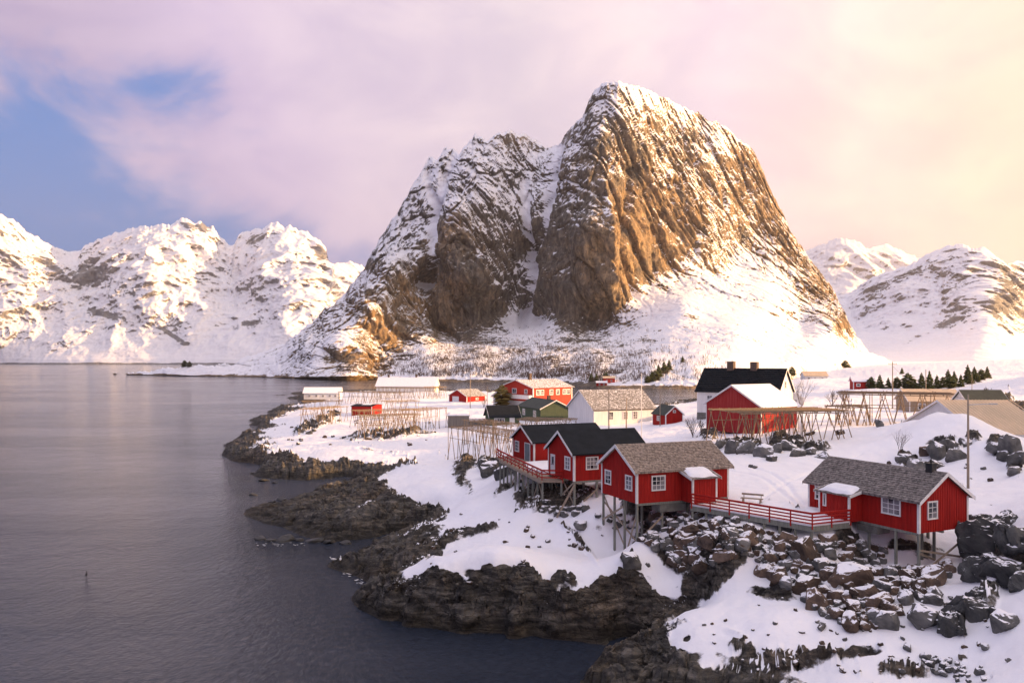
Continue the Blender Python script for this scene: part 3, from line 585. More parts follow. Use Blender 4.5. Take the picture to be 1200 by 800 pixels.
class MB:
    def __init__(s): s.v = []; s.f = []
    def box(s, a, b, M4=None):
        n = len(s.v); p = [Vector((x, y, z)) for x in (a[0], b[0]) for y in (a[1], b[1]) for z in (a[2], b[2])]
        if M4 is not None: p = [M4 @ q for q in p]
        s.v += [tuple(q) for q in p]
        s.f += [tuple(n+i for i in q) for q in ((0, 1, 3, 2), (4, 6, 7, 5), (0, 4, 5, 1), (2, 3, 7, 6), (0, 2, 6, 4), (1, 5, 7, 3))]; return s
    def bar(s, p, q, w, h=None, up=(0, 0, 1)):
        p, q = Vector(p), Vector(q); h = h or w; d = (q-p); L = d.length; d.normalize()
        upv = Vector(up); 
        if abs(d.dot(upv)) > .98: upv = Vector((1, 0, 0))
        x = d.cross(upv).normalized(); y = x.cross(d)
        M4 = Matrix((x, d, y)).transposed().to_4x4(); M4.translation = p
        return s.box((-w/2, 0, -h/2), (w/2, L, h/2), M4)
    def rod(s, p, q, r0, r1=None, n=6, cap=True):
        p, q = Vector(p), Vector(q); r1 = r0 if r1 is None else r1; d = (q-p).normalized()
        x = d.orthogonal().normalized(); y = d.cross(x); k = len(s.v)
        for c, r in ((p, r0), (q, r1)):
            for i in range(n):
                a = 2*math.pi*i/n; s.v.append(tuple(c+x*math.cos(a)*r+y*math.sin(a)*r))
        for i in range(n): s.f.append((k+i, k+(i+1) % n, k+n+(i+1) % n, k+n+i))
        if cap: s.f.append(tuple(k+i for i in range(n))[::-1]); s.f.append(tuple(k+n+i for i in range(n)))
        return s
    def prism(s, prof, axis, a, b):
        "extrude a closed profile of (u, z) from a to b; axis 'x' -> u is y; axis 'y' -> u is x"
        k = len(s.v); n = len(prof)
        for t_ in (a, b):
            for (u, z) in prof: s.v.append((t_, u, z) if axis == 'x' else (u, t_, z))
        for i in range(n): s.f.append((k+i, k+(i+1) % n, k+n+(i+1) % n, k+n+i))
        s.f.append(tuple(range(k, k+n))[::-1]); s.f.append(tuple(range(k+n, k+2*n))); return s
    def poly_slab(s, pts, z0, z1):
        k = len(s.v); n = len(pts)
        for z in (z0, z1): s.v += [(p[0], p[1], z) for p in pts]
        for i in range(n): s.f.append((k+i, k+(i+1) % n, k+n+(i+1) % n, k+n+i))
        s.f.append(tuple(range(k, k+n))[::-1]); s.f.append(tuple(range(k+n, k+2*n))); return s
    def mesh(s, name, mat, smooth=False):
        me = bpy.data.meshes.new(name); me.from_pydata(s.v, [], s.f); 
        import bmesh
        bm = bmesh.new(); bm.from_mesh(me); bmesh.ops.recalc_face_normals(bm, faces=bm.faces); bm.to_mesh(me); bm.free()
        if smooth: me.polygons.foreach_set('use_smooth', [True]*len(me.polygons))
        if mat: me.materials.append(mat)
        return me
    def build(s, name, mat, parent=None, smooth=False, stuff=False):
        return link(name, s.mesh(name, mat, smooth), parent, stuff)
def link(name, me, parent=None, stuff=False):
    o = bpy.data.objects.new(name, me); COL.objects.link(o)
    if parent is not None: o.parent = parent
    if stuff: o['kind'] = 'stuff'
    return o
def tag(o, label, cat, group=None):
    o['label'] = label; o['category'] = cat
    if group: o['group'] = group
    return o
def thing(name, label, cat, loc=(0, 0, 0), rz=0.0, group=None):
    o = bpy.data.objects.new(name, None); COL.objects.link(o); o.empty_display_size = .3
    o.location = loc; o.rotation_euler = (0, 0, rz); return tag(o, label, cat, group)

# ------------------------------------------------------------------ wooden buildings
class House:
    "local frame: x runs along the ridge from 0 to L, y across from 0 to W, z = 0 at the floor"
    def __init__(s, name, label, cat, loc, yaw, L, Wd, wall, rise, wm, rm, trim='white', over=(.35, .35), batten=.0, corner=.12, group=None, cover=None, barge=True, flat=False):
        s.L, s.W, s.h, s.r = L, Wd, wall, rise; s.root = thing(name, label, cat, loc, R(yaw), group); s.loc = Vector(loc); s.yaw = R(yaw); s.trim = trim
        s.over = over; s.wm = wm
        e = .0
        s.wall = MB().prism([(0, e), (Wd, e), (Wd, wall), (Wd/2, wall+rise), (0, wall)], 'x', 0, L).build('wall', M[wm], s.root)
        if batten:
            b_ = MB()
            n = int(L/batten)
            for i in range(1, n):
                x = i*L/n
                for (y0, y1) in ((-.028, .004), (Wd-.004, Wd+.028)): b_.box((x-.028, y0, .0), (x+.028, y1, wall-.02))
            n = int(Wd/batten)
            for i in range(1, n):
                y = i*Wd/n; zt = wall+rise*(1-abs(y-Wd/2)/(Wd/2))-.06
                for (x0, x1) in ((-.028, .004), (L-.004, L+.028)): b_.box((x0, y-.028, .0), (x1, y+.028, zt))
            b_.build('batten', M[wm], s.wall, stuff=True)
        # roof: two slabs meeting at the ridge
        ox, oy = over; sl_ = rise/(Wd/2); th = .14
        z_e = wall-oy*sl_
        rb_ = MB().prism([(-oy, z_e+.02), (Wd/2, wall+rise+.02), (Wd+oy, z_e+.02), (Wd+oy, z_e+th+.02), (Wd/2, wall+rise+th+.04), (-oy, z_e+th+.02)], 'x', -ox, L+ox)
        s.roof = rb_.build('roof', M[rm], s.root)
        s.sl, s.th, s.z_e = sl_, th, z_e
        if cover: s.cover(*cover)
        if barge:
            for x in (-ox-.03, L+ox):
                for sgn in (0, 1):
                    y0, y1 = (-oy, Wd/2) if sgn == 0 else (Wd+oy, Wd/2)
                    MB().prism([(y0, z_e-.10), (y1, wall+rise-.10), (y1, wall+rise+th+.05), (y0, z_e+th+.03)], 'x', x, x+.03).build('bargeboard', M[trim], s.root)
        if corner:
            for (x0, x1) in ((-.035, corner), (L-corner, L+.035)):
                for (y0, y1) in ((-.035, corner), (Wd-corner, Wd+.035)):
                    MB().box((x0, y0, -.02), (x1, y1, wall-.03)).build('corner_board', M[trim], s.root)
    def side(s, sd, u0, u1, z0, z1, n0, n1):
        if sd == 'y0': return (u0, -n1, z0), (u1, -n0, z1)
        if sd == 'y1': return (u0, s.W+n0, z0), (u1, s.W+n1, z1)
        if sd == 'x0': return (-n1, u0, z0), (-n0, u1, z1)
        return (s.L+n0, u0, z0), (s.L+n1, u1, z1)
    def window(s, sd, u, z, w, h, cols=2, rows=3, fw=.11, detail=True, off=0.0, glass='glass', bars=.045):
        m = MB(); a = lambda *q: m.box(*s.side(sd, *q))
        f0, f1 = off-.01, off+.085
        a(u-w/2, u+w/2, z, z+fw, f0, f1+.02); a(u-w/2, u+w/2, z+h-fw, z+h, f0, f1+.01)
        a(u-w/2, u-w/2+fw, z+fw, z+h-fw, f0, f1); a(u+w/2-fw, u+w/2, z+fw, z+h-fw, f0, f1)
        o = m.build('window', M[s.trim], s.root)
        iw, ih = w-2*fw, h-2*fw
        g = MB(); 
        for i in range(1, cols):
            x = u-iw/2+iw*i/cols; g.box(*s.side(sd, x-bars/2, x+bars/2, z+fw, z+h-fw, f0, off+.06))
        for j in range(1, rows):
            zz = z+fw+ih*j/rows; g.box(*s.side(sd, u-iw/2, u+iw/2, zz-bars/2, zz+bars/2, f0, off+.055))
        if g.v: g.build('glazing_bar', M[s.trim], o)
        if detail:
            for i in range(cols):
                for j in range(rows):
                    x = u-iw/2+iw*i/cols; zz = z+fw+ih*j/rows
                    MB().box(*s.side(sd, x, x+iw/cols, zz, zz+ih/rows, off-.01, off+.03)).build('pane', M[glass], o)
        else: MB().box(*s.side(sd, u-iw/2, u+iw/2, z+fw, z+h-fw, off-.01, off+.03)).build('pane', M[glass], o)
        return o
    def door(s, sd, u, w, h, mat='white', off=0., z=0.05, pane=False):
        m = MB(); a = lambda *q: m.box(*s.side(sd, *q)); fw = .1
        a(u-w/2-fw, u-w/2, z, z+h+fw, off-.01, off+.07); a(u+w/2, u+w/2+fw, z, z+h+fw, off-.01, off+.07); a(u-w/2, u+w/2, z+h, z+h+fw, off-.01, off+.07)
        o = MB().box(*s.side(sd, u-w/2, u+w/2, z, z+h, off-.01, off+.045)).build('door', M[mat], s.root)
        m.build('frame', M['white'], o)
        if pane: MB().box(*s.side(sd, u-w/2+.18, u+w/2-.18, z+h*.5, z+h-.15, off+.04, off+.06)).build('pane', M['glass'], o)
        MB().box(*s.side(sd, u+w/2-.16, u+w/2-.08, z+1.0, z+1.05, off+.04, off+.1)).build('handle', M['iron'], o)
    def cover(s, mat, dx, dy, name='slate', lift=.035, sides=(0, 1)):
        rng = random.Random(3); m = MB(); ox, oy = s.over; half = s.W/2+oy; Ls = math.hypot(half, half*s.sl); nr = int(Ls/dy); nx = int((s.L+2*ox)/dx)
        ang = math.atan(s.sl)
        for sd in sides:
            for j in range(nr):
                for i in range(nx):
                    u0 = -ox+(s.L+2*ox)*(i+(.5 if j % 2 else 0))/nx; u1 = u0+(s.L+2*ox)/nx*.93; u1 = min(u1, s.L+ox); 
                    if u1-u0 < .05: continue
                    t0, t1 = j*Ls/nr, (j+1.15)*Ls/nr; t1 = min(t1, Ls); l0 = lift+rng.uniform(0, lift); l1 = .004
                    pts_ = []
                    for (tt, ll) in ((t0, l0), (t1, l1)):
                        for u in (u0, u1):
                            y = -oy+tt*math.cos(ang); z = s.z_e+s.th+.022+tt*math.sin(ang)
                            yy, zz = y-math.sin(ang)*ll, z+math.cos(ang)*ll
                            pts_.append((u, yy, zz)); pts_.append((u, y, z))
                    if sd: pts_ = [(a_, s.W-b_, c_) for a_, b_, c_ in pts_]
                    k = len(m.v); m.v += pts_
                    m.f += [(k, k+2, k+6, k+4), (k, k+1, k+3, k+2), (k, k+4, k+5, k+1), (k+2, k+3, k+7, k+6)]
        m.build(name, M[mat], s.roof, stuff=True)
    def chimney(s, x, w, h, d=None, mat='brick', cap=True, y=None, z=None):
        d = d or w; yc = s.W/2 if y is None else y; zt = s.h+s.r if z is None else z
        m = MB().box((x-w/2, yc-d/2, zt-.5), (x+w/2, yc+d/2, zt+h))
        o = m.build('chimney', M[mat], s.root)
        if cap:
            MB().box((x-w/2-.06, yc-d/2-.06, zt+h), (x+w/2+.06, yc+d/2+.06, zt+h+.08)).build('cap', M[mat], o)
    def snowpatch(s, x0, x1, y0, y1, h=.14, n=18, seed=1, name='roof_snow', holes=0.25):
        "a layer of lying snow on the near slope"
        rng = np.random.default_rng(seed); nx, ny = 26, n; vs_, fs_ = [], []
        for j in range(ny+1):
            for i in range(nx+1):
                a, b_ = i/nx, j/ny; wob = .06*math.sin(a*9+seed)+.04*math.sin(a*23+2*seed)
                x = x0+(x1-x0)*a; y = y0+(y1-y0)*min(1, max(0, b_+(wob if 0 < j < ny else 0)*(0 if j == 0 else 1)))
                zs = s.z_e+s.th+.03+(y+s.over[1])*s.sl if y <= s.W/2 else s.z_e+s.th+.03+(s.W+s.over[1]-y)*s.sl
                e = min(a, 1-a, b_, 1-b_)*8; vs_.append((x, y, zs+h*min(1, e)**.5+(0 if e > 0 else -.02)+rng.uniform(0, .015)))
        for j in range(ny):
            for i in range(nx): k = j*(nx+1)+i; fs_.append((k, k+1, k+nx+2, k+nx+1))
        m = MB(); m.v = vs_; m.f = fs_; return m.build(name, M['snow'], s.root, True)
    def world(s, x, y, z=0):
        c, n = math.cos(s.yaw), math.sin(s.yaw); return Vector((s.loc.x+c*x-n*y, s.loc.y+n*x+c*y, s.loc.z+z))
    def stilts(s, spots, w=.17, braces=()):
        tops = []
        for (x, y) in spots:
            p = s.world(x, y); g = land_z(p.x, p.y)-.35-s.loc.z
            MB().bar((x, y, g), (x, y, 0), w).build('stilt', M['post'], s.root); tops.append((x, y, g))
        for (i, j, a, b_) in braces:
            p, q = tops[i], tops[j]
            z0 = p[2]*(1-a)-.05; z1 = q[2]*(1-b_)-.05
            v = Vector((q[0]-p[0], q[1]-p[1], 0)).normalized(); nrm = Vector((v.y, -v.x, 0))*(w/2+.03)
            MB().bar(Vector((p[0], p[1], z0))+nrm, Vector((q[0], q[1], z1))+nrm, .05, .16).build('brace', M['plank'], s.root)
        # bearers under the floor
        for y in (.08, s.W/2, s.W-.08): MB().box((0.06, y-.09, -.2), (s.L-.06, y+.09, -.004)).build('floor_beam', M['post'], s.root)
def porch(H_, sd, u0, u1, dep, zf, zb, rm, snow=True, slit=None, door=None):
    "lean-to entrance room against the long wall; zf = height at its front, zb = at the wall"
    s = H_; yy = (lambda d: -d) if sd == 'y0' else (lambda d: s.W+d)
    prof = [(yy(0), 0), (yy(dep), 0), (yy(dep), zf), (yy(0), zb)]
    o = MB().prism(prof, 'x', u0, u1).build('porch', M[s.wm], s.root)
    b_ = MB(); n = int((u1-u0)/.24)
    for i in range(1, n):
        x = u0+(u1-u0)*i/n; a, c = s.side(sd, x-.028, x+.028, 0, zf-.03, dep-.004, dep+.028); b_.box(a, c)
    n = int(dep/.24)
    for i in range(1, n):
        y = yy(dep*i/n)
        for (x0, x1) in ((u0-.028, u0+.004), (u1-.004, u1+.028)): b_.box((x0, y-.028, 0), (x1, y+.028, zf-.03+(zb-zf)*(1-i/n)))
    b_.build('batten', M[s.wm], o, stuff=True)
    k = (zb-zf)/dep; ov = .28
    rf = MB().prism([(yy(0), zb), (yy(dep+ov), zf-k*ov), (yy(dep+ov), zf-k*ov+.1), (yy(0), zb+.1)], 'x', u0-.28, u1+.28).build('porch_roof', M[rm], s.root)
    for x in (u0-.31, u1+.28): MB().prism([(yy(0), zb-.1), (yy(dep+ov), zf-k*ov-.1), (yy(dep+ov), zf-k*ov+.12), (yy(0), zb+.12)], 'x', x, x+.03).build('bargeboard', M['white'], s.root)
    for (x0, x1) in ((u0-.03, u0+.13), (u1-.13, u1+.03)):
        a, c = s.side(sd, x0, x1, -.15, zf-.06, dep-.10, dep+.035); MB().box(a, c).build('corner_board', M['white'], s.root)
    if snow:
        m = MB(); nx, ny = 16, 8
        for j in range(ny+1):
            for i in range(nx+1):
                a, c = i/nx, j/ny; d = (dep+ov)*(.02+.95*c*(1-.10*math.sin(a*5+1)**2)); x = u0-.2+(u1-u0+.4)*(.04+.90*a+.03*math.sin(c*6))
                e = min(a, 1-a, c+.3, 1-c)*6; m.v.append((x, yy(d), zb-k*d+.085+.24*min(1, max(0, e))**.6))
        for j in range(ny):
            for i in range(nx): q = j*(nx+1)+i; m.f.append((q, q+1, q+nx+2, q+nx+1))
        m.build('snow_cap', M['snow'], rf, True)
    return o

# --- the four fishing cabins in front
A0 = P_at(746, 590, 9.6)
ca = House('fishing_cabin', 'red fishing cabin on stilts with mossy grey-brown roof, centre, joined to a long red-railed walkway', 'cabin', A0, 22, 9.5, 6.25, 2.77, 1.83, 'red', 'moss', batten=.27, corner=.15, cover=('moss', .24, .22, 'slate', .035), group='red cabins on stilts')
ca.window('x0', 1.25, .95, 1.15, 1.32, 2, 3); ca.window('x0', 4.95, .95, 1.15, 1.32, 2, 3); ca.window('y0', 2.15, 1.0, 1.40, 1.32, 3, 3)
porch(ca, 'y0', 4.5, 7.0, 1.7, 2.15, 2.6, 'slate')
MB().box(*ca.side('y0', 6.72, 6.88, 0, 0, 0, 0)) 
ca.stilts([(.1, .1), (.1, 2.2), (.1, 4.0), (.1, 6.1), (2.6, .1), (2.4, 3.1), (2.6, 6.1), (5.2, .1), (4.6, 3.1), (7.5, 3)], braces=[(0, 1, .9, .1), (0, 3, .05, .75), (3, 1, .25, .9), (0, 4, .1, .6), (1, 3, .2, .9)])
MB().box((2.2, -.2, -.85), (4.9, 1.2, -.22)).build('foundation_block', M['stone'], ca.root)

c0 = P_at(1077, 625, 9.0); d25 = Vector((math.cos(R(25)), math.sin(R(25)), 0)); d115 = Vector((-d25.y, d25.x, 0))
cb = House('fishing_cabin', 'red fishing cabin on stilts with grey slate roof and black chimney, rightmost, above the boulders', 'cabin', c0+d25*5.44, 115, 10.9, 5.44, 2.45, 1.80, 'red', 'slate', batten=.25, corner=.15, cover=('slate', .26, .24, 'slate', .03), group='red cabins on stilts')
cb.window('x0', 4.04, .95, 1.1, 1.38, 2, 3); cb.window('y1', 2.43, .98, 1.75, 1.32, 3, 3); cb.window('y1', 9.7, 1.0, .8, 1.2, 2, 3)
porch(cb, 'y1', 5.25, 8.4, 1.35, 2.1, 2.4, 'slate')
cb.window('y1', 7.75, .9, .34, 1.05, 1, 1, off=1.35, fw=.08)
cb.chimney(1.1, .55, .55, mat='iron', z=cb.h+cb.r+.1)
MB().rod((1.1, cb.W/2, cb.h+cb.r+.7), (1.1, cb.W/2, cb.h+cb.r+1.0), .07, n=8).build('chimney_pipe', M['iron'], cb.root)
cb.stilts([(.1, 5.34), (.1, .1), (2.1, 5.34), (2.0, 2.6), (1.7, 1.6), (4.6, 5.34), (3.4, .1), (5.5, 2.7)], braces=[(0, 2, .3, .1), (1, 0, .05, .62), (0, 1, .05, .75), (0, 4, .55, .1)])
MB().box((3.6, 4.2, -.75), (5.6, 5.6, -.22)).build('foundation_block', M['stone'], cb.root)

C0 = P_at(672.5, 563.7, 9.9)
cc = House('fishing_cabin', 'red fishing cabin with black roof on tall stilts, nearer one at the left deck', 'cabin', C0, 22, 8.3, 6.05, 2.75, 1.85, 'red', 'black_roof', batten=.25, corner=.16, group='red cabins on stilts')
cc.window('x0', 1.35, .95, 1.25, 1.35, 2, 3); cc.door('x0', 4.85, .85, 2.0, 'white', pane=True); cc.window('y0', 2.0, 1.05, 1.4, 1.3, 3, 3)
cc.stilts([(.1, .1), (.1, 3.0), (.1, 5.9), (2.6, .1), (5.0, .1), (7.4, .1), (2.6, 3), (5, 3), (2.6, 5.9), (7.5, 3)], w=.2, braces=[(0, 1, .1, .9), (1, 0, .1, .95), (1, 2, .1, .8), (0, 3, .1, .6)])
D0 = Vector((25.6/950*97, 97, 9.54))
cdn = House('fishing_cabin', 'red fishing cabin with blue-grey doors and black roof, far side of left deck', 'cabin', D0, 22, 9.7, 6.65, 2.45, 1.65, 'red', 'black_roof', batten=.27, corner=.16, group='red cabins on stilts')
cdn.window('x0', 5.2, .8, 1.3, 1.35, 2, 3); cdn.door('x0', 1.9, 1.5, 2.05, 'bluegrey'); 
cdn.stilts([(.1, .1), (.1, 3.0), (.1, 6.5), (2.6, .1), (5.0, .1), (7.4, .1), (3, 6.5)], w=.2, braces=[(0, 1, .1, .9)])
# lamp glowing under the eave of the nearer black-roofed cabin
lp = MB().box((4.55, -.20, 2.30), (4.75, -.03, 2.42)).build('eave_lamp', M['iron'], cc.root)
lm, lt, lb = new_mat('lamp_glow'); lb.inputs['Emission Color'].default_value = (1, .45, .12, 1); lb.inputs['Emission Strength'].default_value = 4
MB().box((4.57, -.18, 2.26), (4.73, -.05, 2.30)).build('bulb', lm, lp)
pl = bpy.data.lights.new('eave_light', 'POINT'); po = bpy.data.objects.new('eave_light', pl); COL.objects.link(po); pl.energy = 16; pl.color = (1, .42, .1); pl.shadow_soft_size = .08
po.location = (4.65, -.22, 2.18); po.parent = cc.root

# --- decks with red railings
def railing(root, pts_, zf, h=1.0, rails=4, step=1.9, cross=False, mat='red', toprail='red'):
    for k in range(len(pts_)-1):
        a, b_ = Vector(pts_[k]), Vector(pts_[k+1]); L = (b_-a).length; n = max(1, round(L/step)); za, zb = zf(a), zf(b_)
        up = lambda p, z: Vector((p.x, p.y, z))
        for i in range(n+1):
            if k and i == 0: continue
            p = a.lerp(b_, i/n); z = za+(zb-za)*i/n
            MB().bar(up(p, z-.25), up(p, z+h), .09).build('railing_post', M[mat], root)
        v = (b_-a).normalized(); off = Vector((v.y, -v.x, 0))*.06
        for r in range(rails):
            zz = h*(r+1)/rails-.05
            MB().bar(up(a, za+zz)+off, up(b_, zb+zz)+off, .035, .11).build('rail', M[mat], root)
        MB().bar(up(a, za+h+.02), up(b_, zb+h+.02), .12, .04).build('top_rail', M[toprail], root)
        if cross:
            for i in range(n):
                p, q_ = a.lerp(b_, i/n), a.lerp(b_, (i+1)/n); z0 = za+(zb-za)*i/n; z1 = za+(zb-za)*(i+1)/n
                if i % 2: MB().bar(up(p, z0+.08)-off, up(q_, z1+h-.06)-off, .03, .08).build('cross_brace', M[mat], root)
                else: MB().bar(up(p, z0+h-.06)-off, up(q_, z1+.08)-off, .03, .08).build('cross_brace', M[mat], root)
dk = thing('deck', 'raised timber deck on stilts with red railings between the two black-roofed cabins', 'deck', (0, 0, 0))
DP = [(3.0, 82.4), (5.15, 82.2), (3.75, 85.75), (8.0, 87.6), (7.2, 98.7), (2.5, 96.85), (-.1, 103.4), (-2.0, 102.6), (-1.5, 99.6)]
MB().poly_slab(DP, 9.42, 9.62).build('deck_floor', M['plank'], dk)
MB().poly_slab([(3.6, 87.0), (7.8, 88.3), (7.0, 98.3), (1.6, 95.6), (1.7, 90.)], 9.615, 9.86).build('lying_snow', M['snow'], dk)
railing(dk, [Vector((-1.95, 102.5, 0)), Vector((-1.45, 99.6, 0)), Vector((3.05, 82.5, 0)), Vector((5.15, 82.2, 0))], lambda p: 9.62, 1.05, 3, 1.75, cross=True)
MB().bar((-1.55, 99.6, 9.44), (2.95, 82.4, 9.44), .12, .3).build('edge_beam', M['plank'], dk)
pts_ = []
for i in range(11):
    p = Vector((-1.45, 99.6, 0)).lerp(Vector((3.1, 82.6, 0)), i/10); pts_.append(p); g = land_z(p.x, p.y)-.3
    MB().bar((p.x, p.y, g), (p.x, p.y, 9.42), .2).build('stilt', M['post'], dk)
for (x, y) in ((5.0, 82.4), (4.2, 85.), (2.4, 88), (1.2, 92.5), (4.5, 89), (3.2, 94), (0.5, 97)):
    MB().bar((x, y, land_z(x, y)-.3), (x, y, 9.42), .18).build('stilt', M['post'], dk)
for (i, j, a, b_) in ((10, 9, .95, .15), (9, 8, .1, .9), (7, 6, .1, .9), (6, 5, .85, .1), (4, 3, .1, .8), (3, 2, .7, .1)):
    p, q_ = pts_[i], pts_[j]; f = lambda r, k: 9.4-(9.4-land_z(r.x, r.y))*k
    MB().bar((p.x+.13, p.y, f(p, a)), (q_.x+.13, q_.y, f(q_, b_)), .05, .15).build('brace', M['plank'], dk)
p = P_at(672.5, 563.7, 9.9); q_ = Vector((3.3, 82.8, 0))
MB().bar((6.15, 79.75, 9.6), (4.4, 79.9, land_z(4.4, 80)+.0), .06, .2).build('brace', M['plank'], dk)

wk = thing('walkway', 'long timber walkway with red railings between the mossy-roofed and slate-roofed cabins', 'walkway', (0, 0, 0))
WP = [(15.2, 69.2), (23.3, 62.9), (27.0, 64.5), (25.9, 67.6), (24.0, 66.9), (18.5, 72.2)]
def wz(p): return 9.5-.5*min(1, max(0, (p[0]-15.2)/8))
k = MB(); n = len(WP)
for dz in (-.45, -.03): k.v += [(x, y, wz((x, y))+dz) for x, y in WP]
for i in range(n): k.f.append((i, (i+1) % n, n+(i+1) % n, n+i))
k.f.append(tuple(range(n))[::-1]); k.f.append(tuple(range(n, 2*n))); k.build('walkway_base', M['post'], wk)
k = MB()
for dz in (-.05, .10): k.v += [(x*.992+20*.008, y*.992+67*.008, wz((x, y))+dz) for x, y in WP]
for i in range(n): k.f.append((i, (i+1) % n, n+(i+1) % n, n+i))
k.f.append(tuple(range(n, 2*n))); k.build('lying_snow', M['snow'], wk)
railing(wk, [Vector((15.3, 69.1, 0)), Vector((23.3, 62.9, 0)), Vector((26.9, 64.4, 0))], lambda p: wz(p), 1.0, 4, 1.8, toprail='red')
for i in range(9):
    p = Vector((15.4, 69.2, 0)).lerp(Vector((23.3, 63.1, 0)), i/8); g = land_z(p.x, p.y)-.2
    if g < wz(p)-.5: MB().bar((p.x, p.y, g), (p.x, p.y, wz(p)-.4), .18).build('stilt', M['post'], wk)

bx_, by_, bz_ = hit(881, 589)
bn = thing('bench', 'low plank bench half sunk in snow behind the red-railed walkway', 'bench', (bx_, by_, bz_), R(-28))
for j in range(3): MB().box((-.95, -.25+.18*j, .36), (.95, -.10+.18*j, .41)).build('seat_plank', M['plank'], bn)
for x in (-.75, .75): MB().box((x-.05, -.25, -.1), (x+.05, .28, .36)).build('leg', M['plank'], bn)
MB().box((-.95, .33, .62), (.95, .37, .78)).build('backrest', M['plank'], bn)
for x in (-.75, .75): MB().bar((x, .28, .1), (x, .34, .78), .05).build('backrest_support', M['plank'], bn)

# --- buildings of the hamlet
wb = House('fish_house', 'large white building with grey-brown roof and three windows, middle of the hamlet', 'building', P_at(696, 500, 6.2), 20, 16, 14.5, 4.05, 4.1, 'cream', 'greyroof', over=(.5, .4), corner=.2, cover=('greyroof', .55, .5, 'roof_tile', .05, (0,)))
for u in (4.4, 8.2, 10.8): wb.window('y0', u, 1.5, 1.25, 1.9, 2, 3, fw=.12, detail=False)
MB().box(*wb.side('y0', -.1, 16.1, 3.62, 3.95, 0, .06)).build('dark_fascia', M['iron'], wb.root)
MB().box((-.2, -.25, -1.6), (16.2, 14.7, .01)).build('foundation', M['stone'], wb.root)
for u in (1.5, 13): MB().box(*wb.side('y0', u, u+2.2, -.9, .35, .3, 1.6)).build('stone_step', M['stone'], wb.root)
g0 = P_at(633.5, 495, 5.8); d20 = Vector((math.cos(R(20)), math.sin(R(20)), 0))
gh = House('green_house', 'moss green timber house with white-edged gable, left of the large white building', 'house', g0+d20*8.3, 110, 16, 8.3, 3.5, 2.0, 'green', 'darkgreenroof', over=(.45, .4), corner=0, batten=.4)
gh.window('y1', 4.0, 1.2, 1.9, 1.65, 2, 2, detail=False); gh.window('y1', 11.8, 1.2, 1.9, 1.65, 2, 2, detail=False); gh.chimney(4.5, .8, 1.0); MB().box((-.1, -.1, -2), (16.1, 8.4, .01)).build('foundation', M['stone'], gh.root)
g2 = House('outbuilding', 'low dark green outbuilding with black roof and white railing, in front of the red house', 'outbuilding', P_at(575, 499, 5.4), 12, 7.2, 7.5, 2.3, 2.4, 'green', 'black_roof', over=(.5, .5), corner=0, batten=.4)
g2.window('y0', 2.2, .9, 2.6, 1.0, 4, 1, detail=False); g2.door('y0', 5.4, 1.1, 1.9, 'white'); MB().box((-.1, -.1, -2), (7.3, 7.6, .01)).build('foundation', M['stone'], g2.root)
rh = House('red_house', 'two-storey bright red house with white balcony and sunlit side wall', 'house', P_at(624.7, 478, 5.6), 40, 18, 17, 6.7, 2.4, 'orange_red', 'greyroof', over=(.6, .6), corner=.3, batten=.5)
for u in (2.2, 4.0, 8.2, 11.2, 14.3, 16.2): rh.window('y0', u, 4.1, 1.7, 1.9, 2, 2, fw=.2, detail=False)
rh.window('x0', 9.6, 4.5, 2.4, 1.8, 2, 1, fw=.2, detail=False); rh.window('x0', 3.6, 4.6, 1.6, 1.5, 2, 1, fw=.2, detail=False)
MB().box((-1.6, .2, 2.9), (.0, 16.6, 4.2)).build('balcony', M['white'], rh.root); MB().box((-.05, .25, -.1), (.01, 16.8, 2.1)).build('lower_cladding', M['white'], rh.root)
MB().box((-.2, -.2, -2), (18.2, 17.2, .0)).build('foundation', M['white'], rh.root); rh.chimney(6.0, 1.0, 2.2); 
MB().prism([(17, 5.2), (21, 3.2), (21, 3.45), (17, 5.5)], 'x', -1.2, 3).build('side_roof', M['white'], rh.root); MB().box((-.6, 17.02, -.5), (2.4, 20.4, 3.2)).build('side_wing', M['white'], rh.root)
sh1 = House('boat_shed', 'small red boathouse with white door near the far shore, left of the bright red house', 'shed', P_at(547, 473.5, 5.0), 45, 9.5, 10.2, 2.95, 2.3, 'red', 'greyroof', over=(.4, .4), corner=.22, batten=.45)
sh1.door('x0', 6.3, 3.4, 2.6, 'white'); sh1.window('y0', 5.2, 1.4, 1.5, .9, 2, 1, detail=False); MB().box((-.1, -.1, -1.5), (9.6, 10.3, .01)).build('foundation', M['stone'], sh1.root)
sh2 = House('hut', 'small red hut with flat dark roof among the left drying racks', 'hut', P_at(411.5, 487, 4.5), -10, 6.6, 9.5, 2.9, .35, 'red', 'black_roof', over=(.15, .15), corner=.14, batten=.35, barge=False)
sh2.snowpatch(2.2, 5.3, 2.5, 7.5, .1, 8); MB().box((-.05, -.05, -1.5), (6.65, 9.55, .01)).build('foundation', M['stone'], sh2.root)
sh3 = House('plank_shed', 'grey weathered plank shed with snow on its roof beside the left racks', 'shed', P_at(525, 502, 4.4), 4, 5.3, 5.2, 3.1, .5, 'shedgrey', 'shedgrey', over=(.15, .15), corner=0, batten=.3, barge=False)
sh3.snowpatch(-.1, 5.4, -.1, 5.2, .22, 10); MB().box((5.3, .5, 0.2), (12, 4.5, 1.9)).build('stone_annex', M['stone'], sh3.root); MB().box((5.2, .3, 1.9), (12.2, 4.7, 2.2)).build('annex_snow', M['snow'], sh3.root)
b1 = House('landing_house', 'long low building with sunlit snow-covered roof behind the left racks', 'building', Vector(((441-600)/F*430, 430, 4.0)), -4, 31, 15, 3.6, 4.4, 'cream', 'snow', over=(.6, .6), corner=0)
b1.chimney(5, .9, 1.2); b1.chimney(20, .9, 1.4)
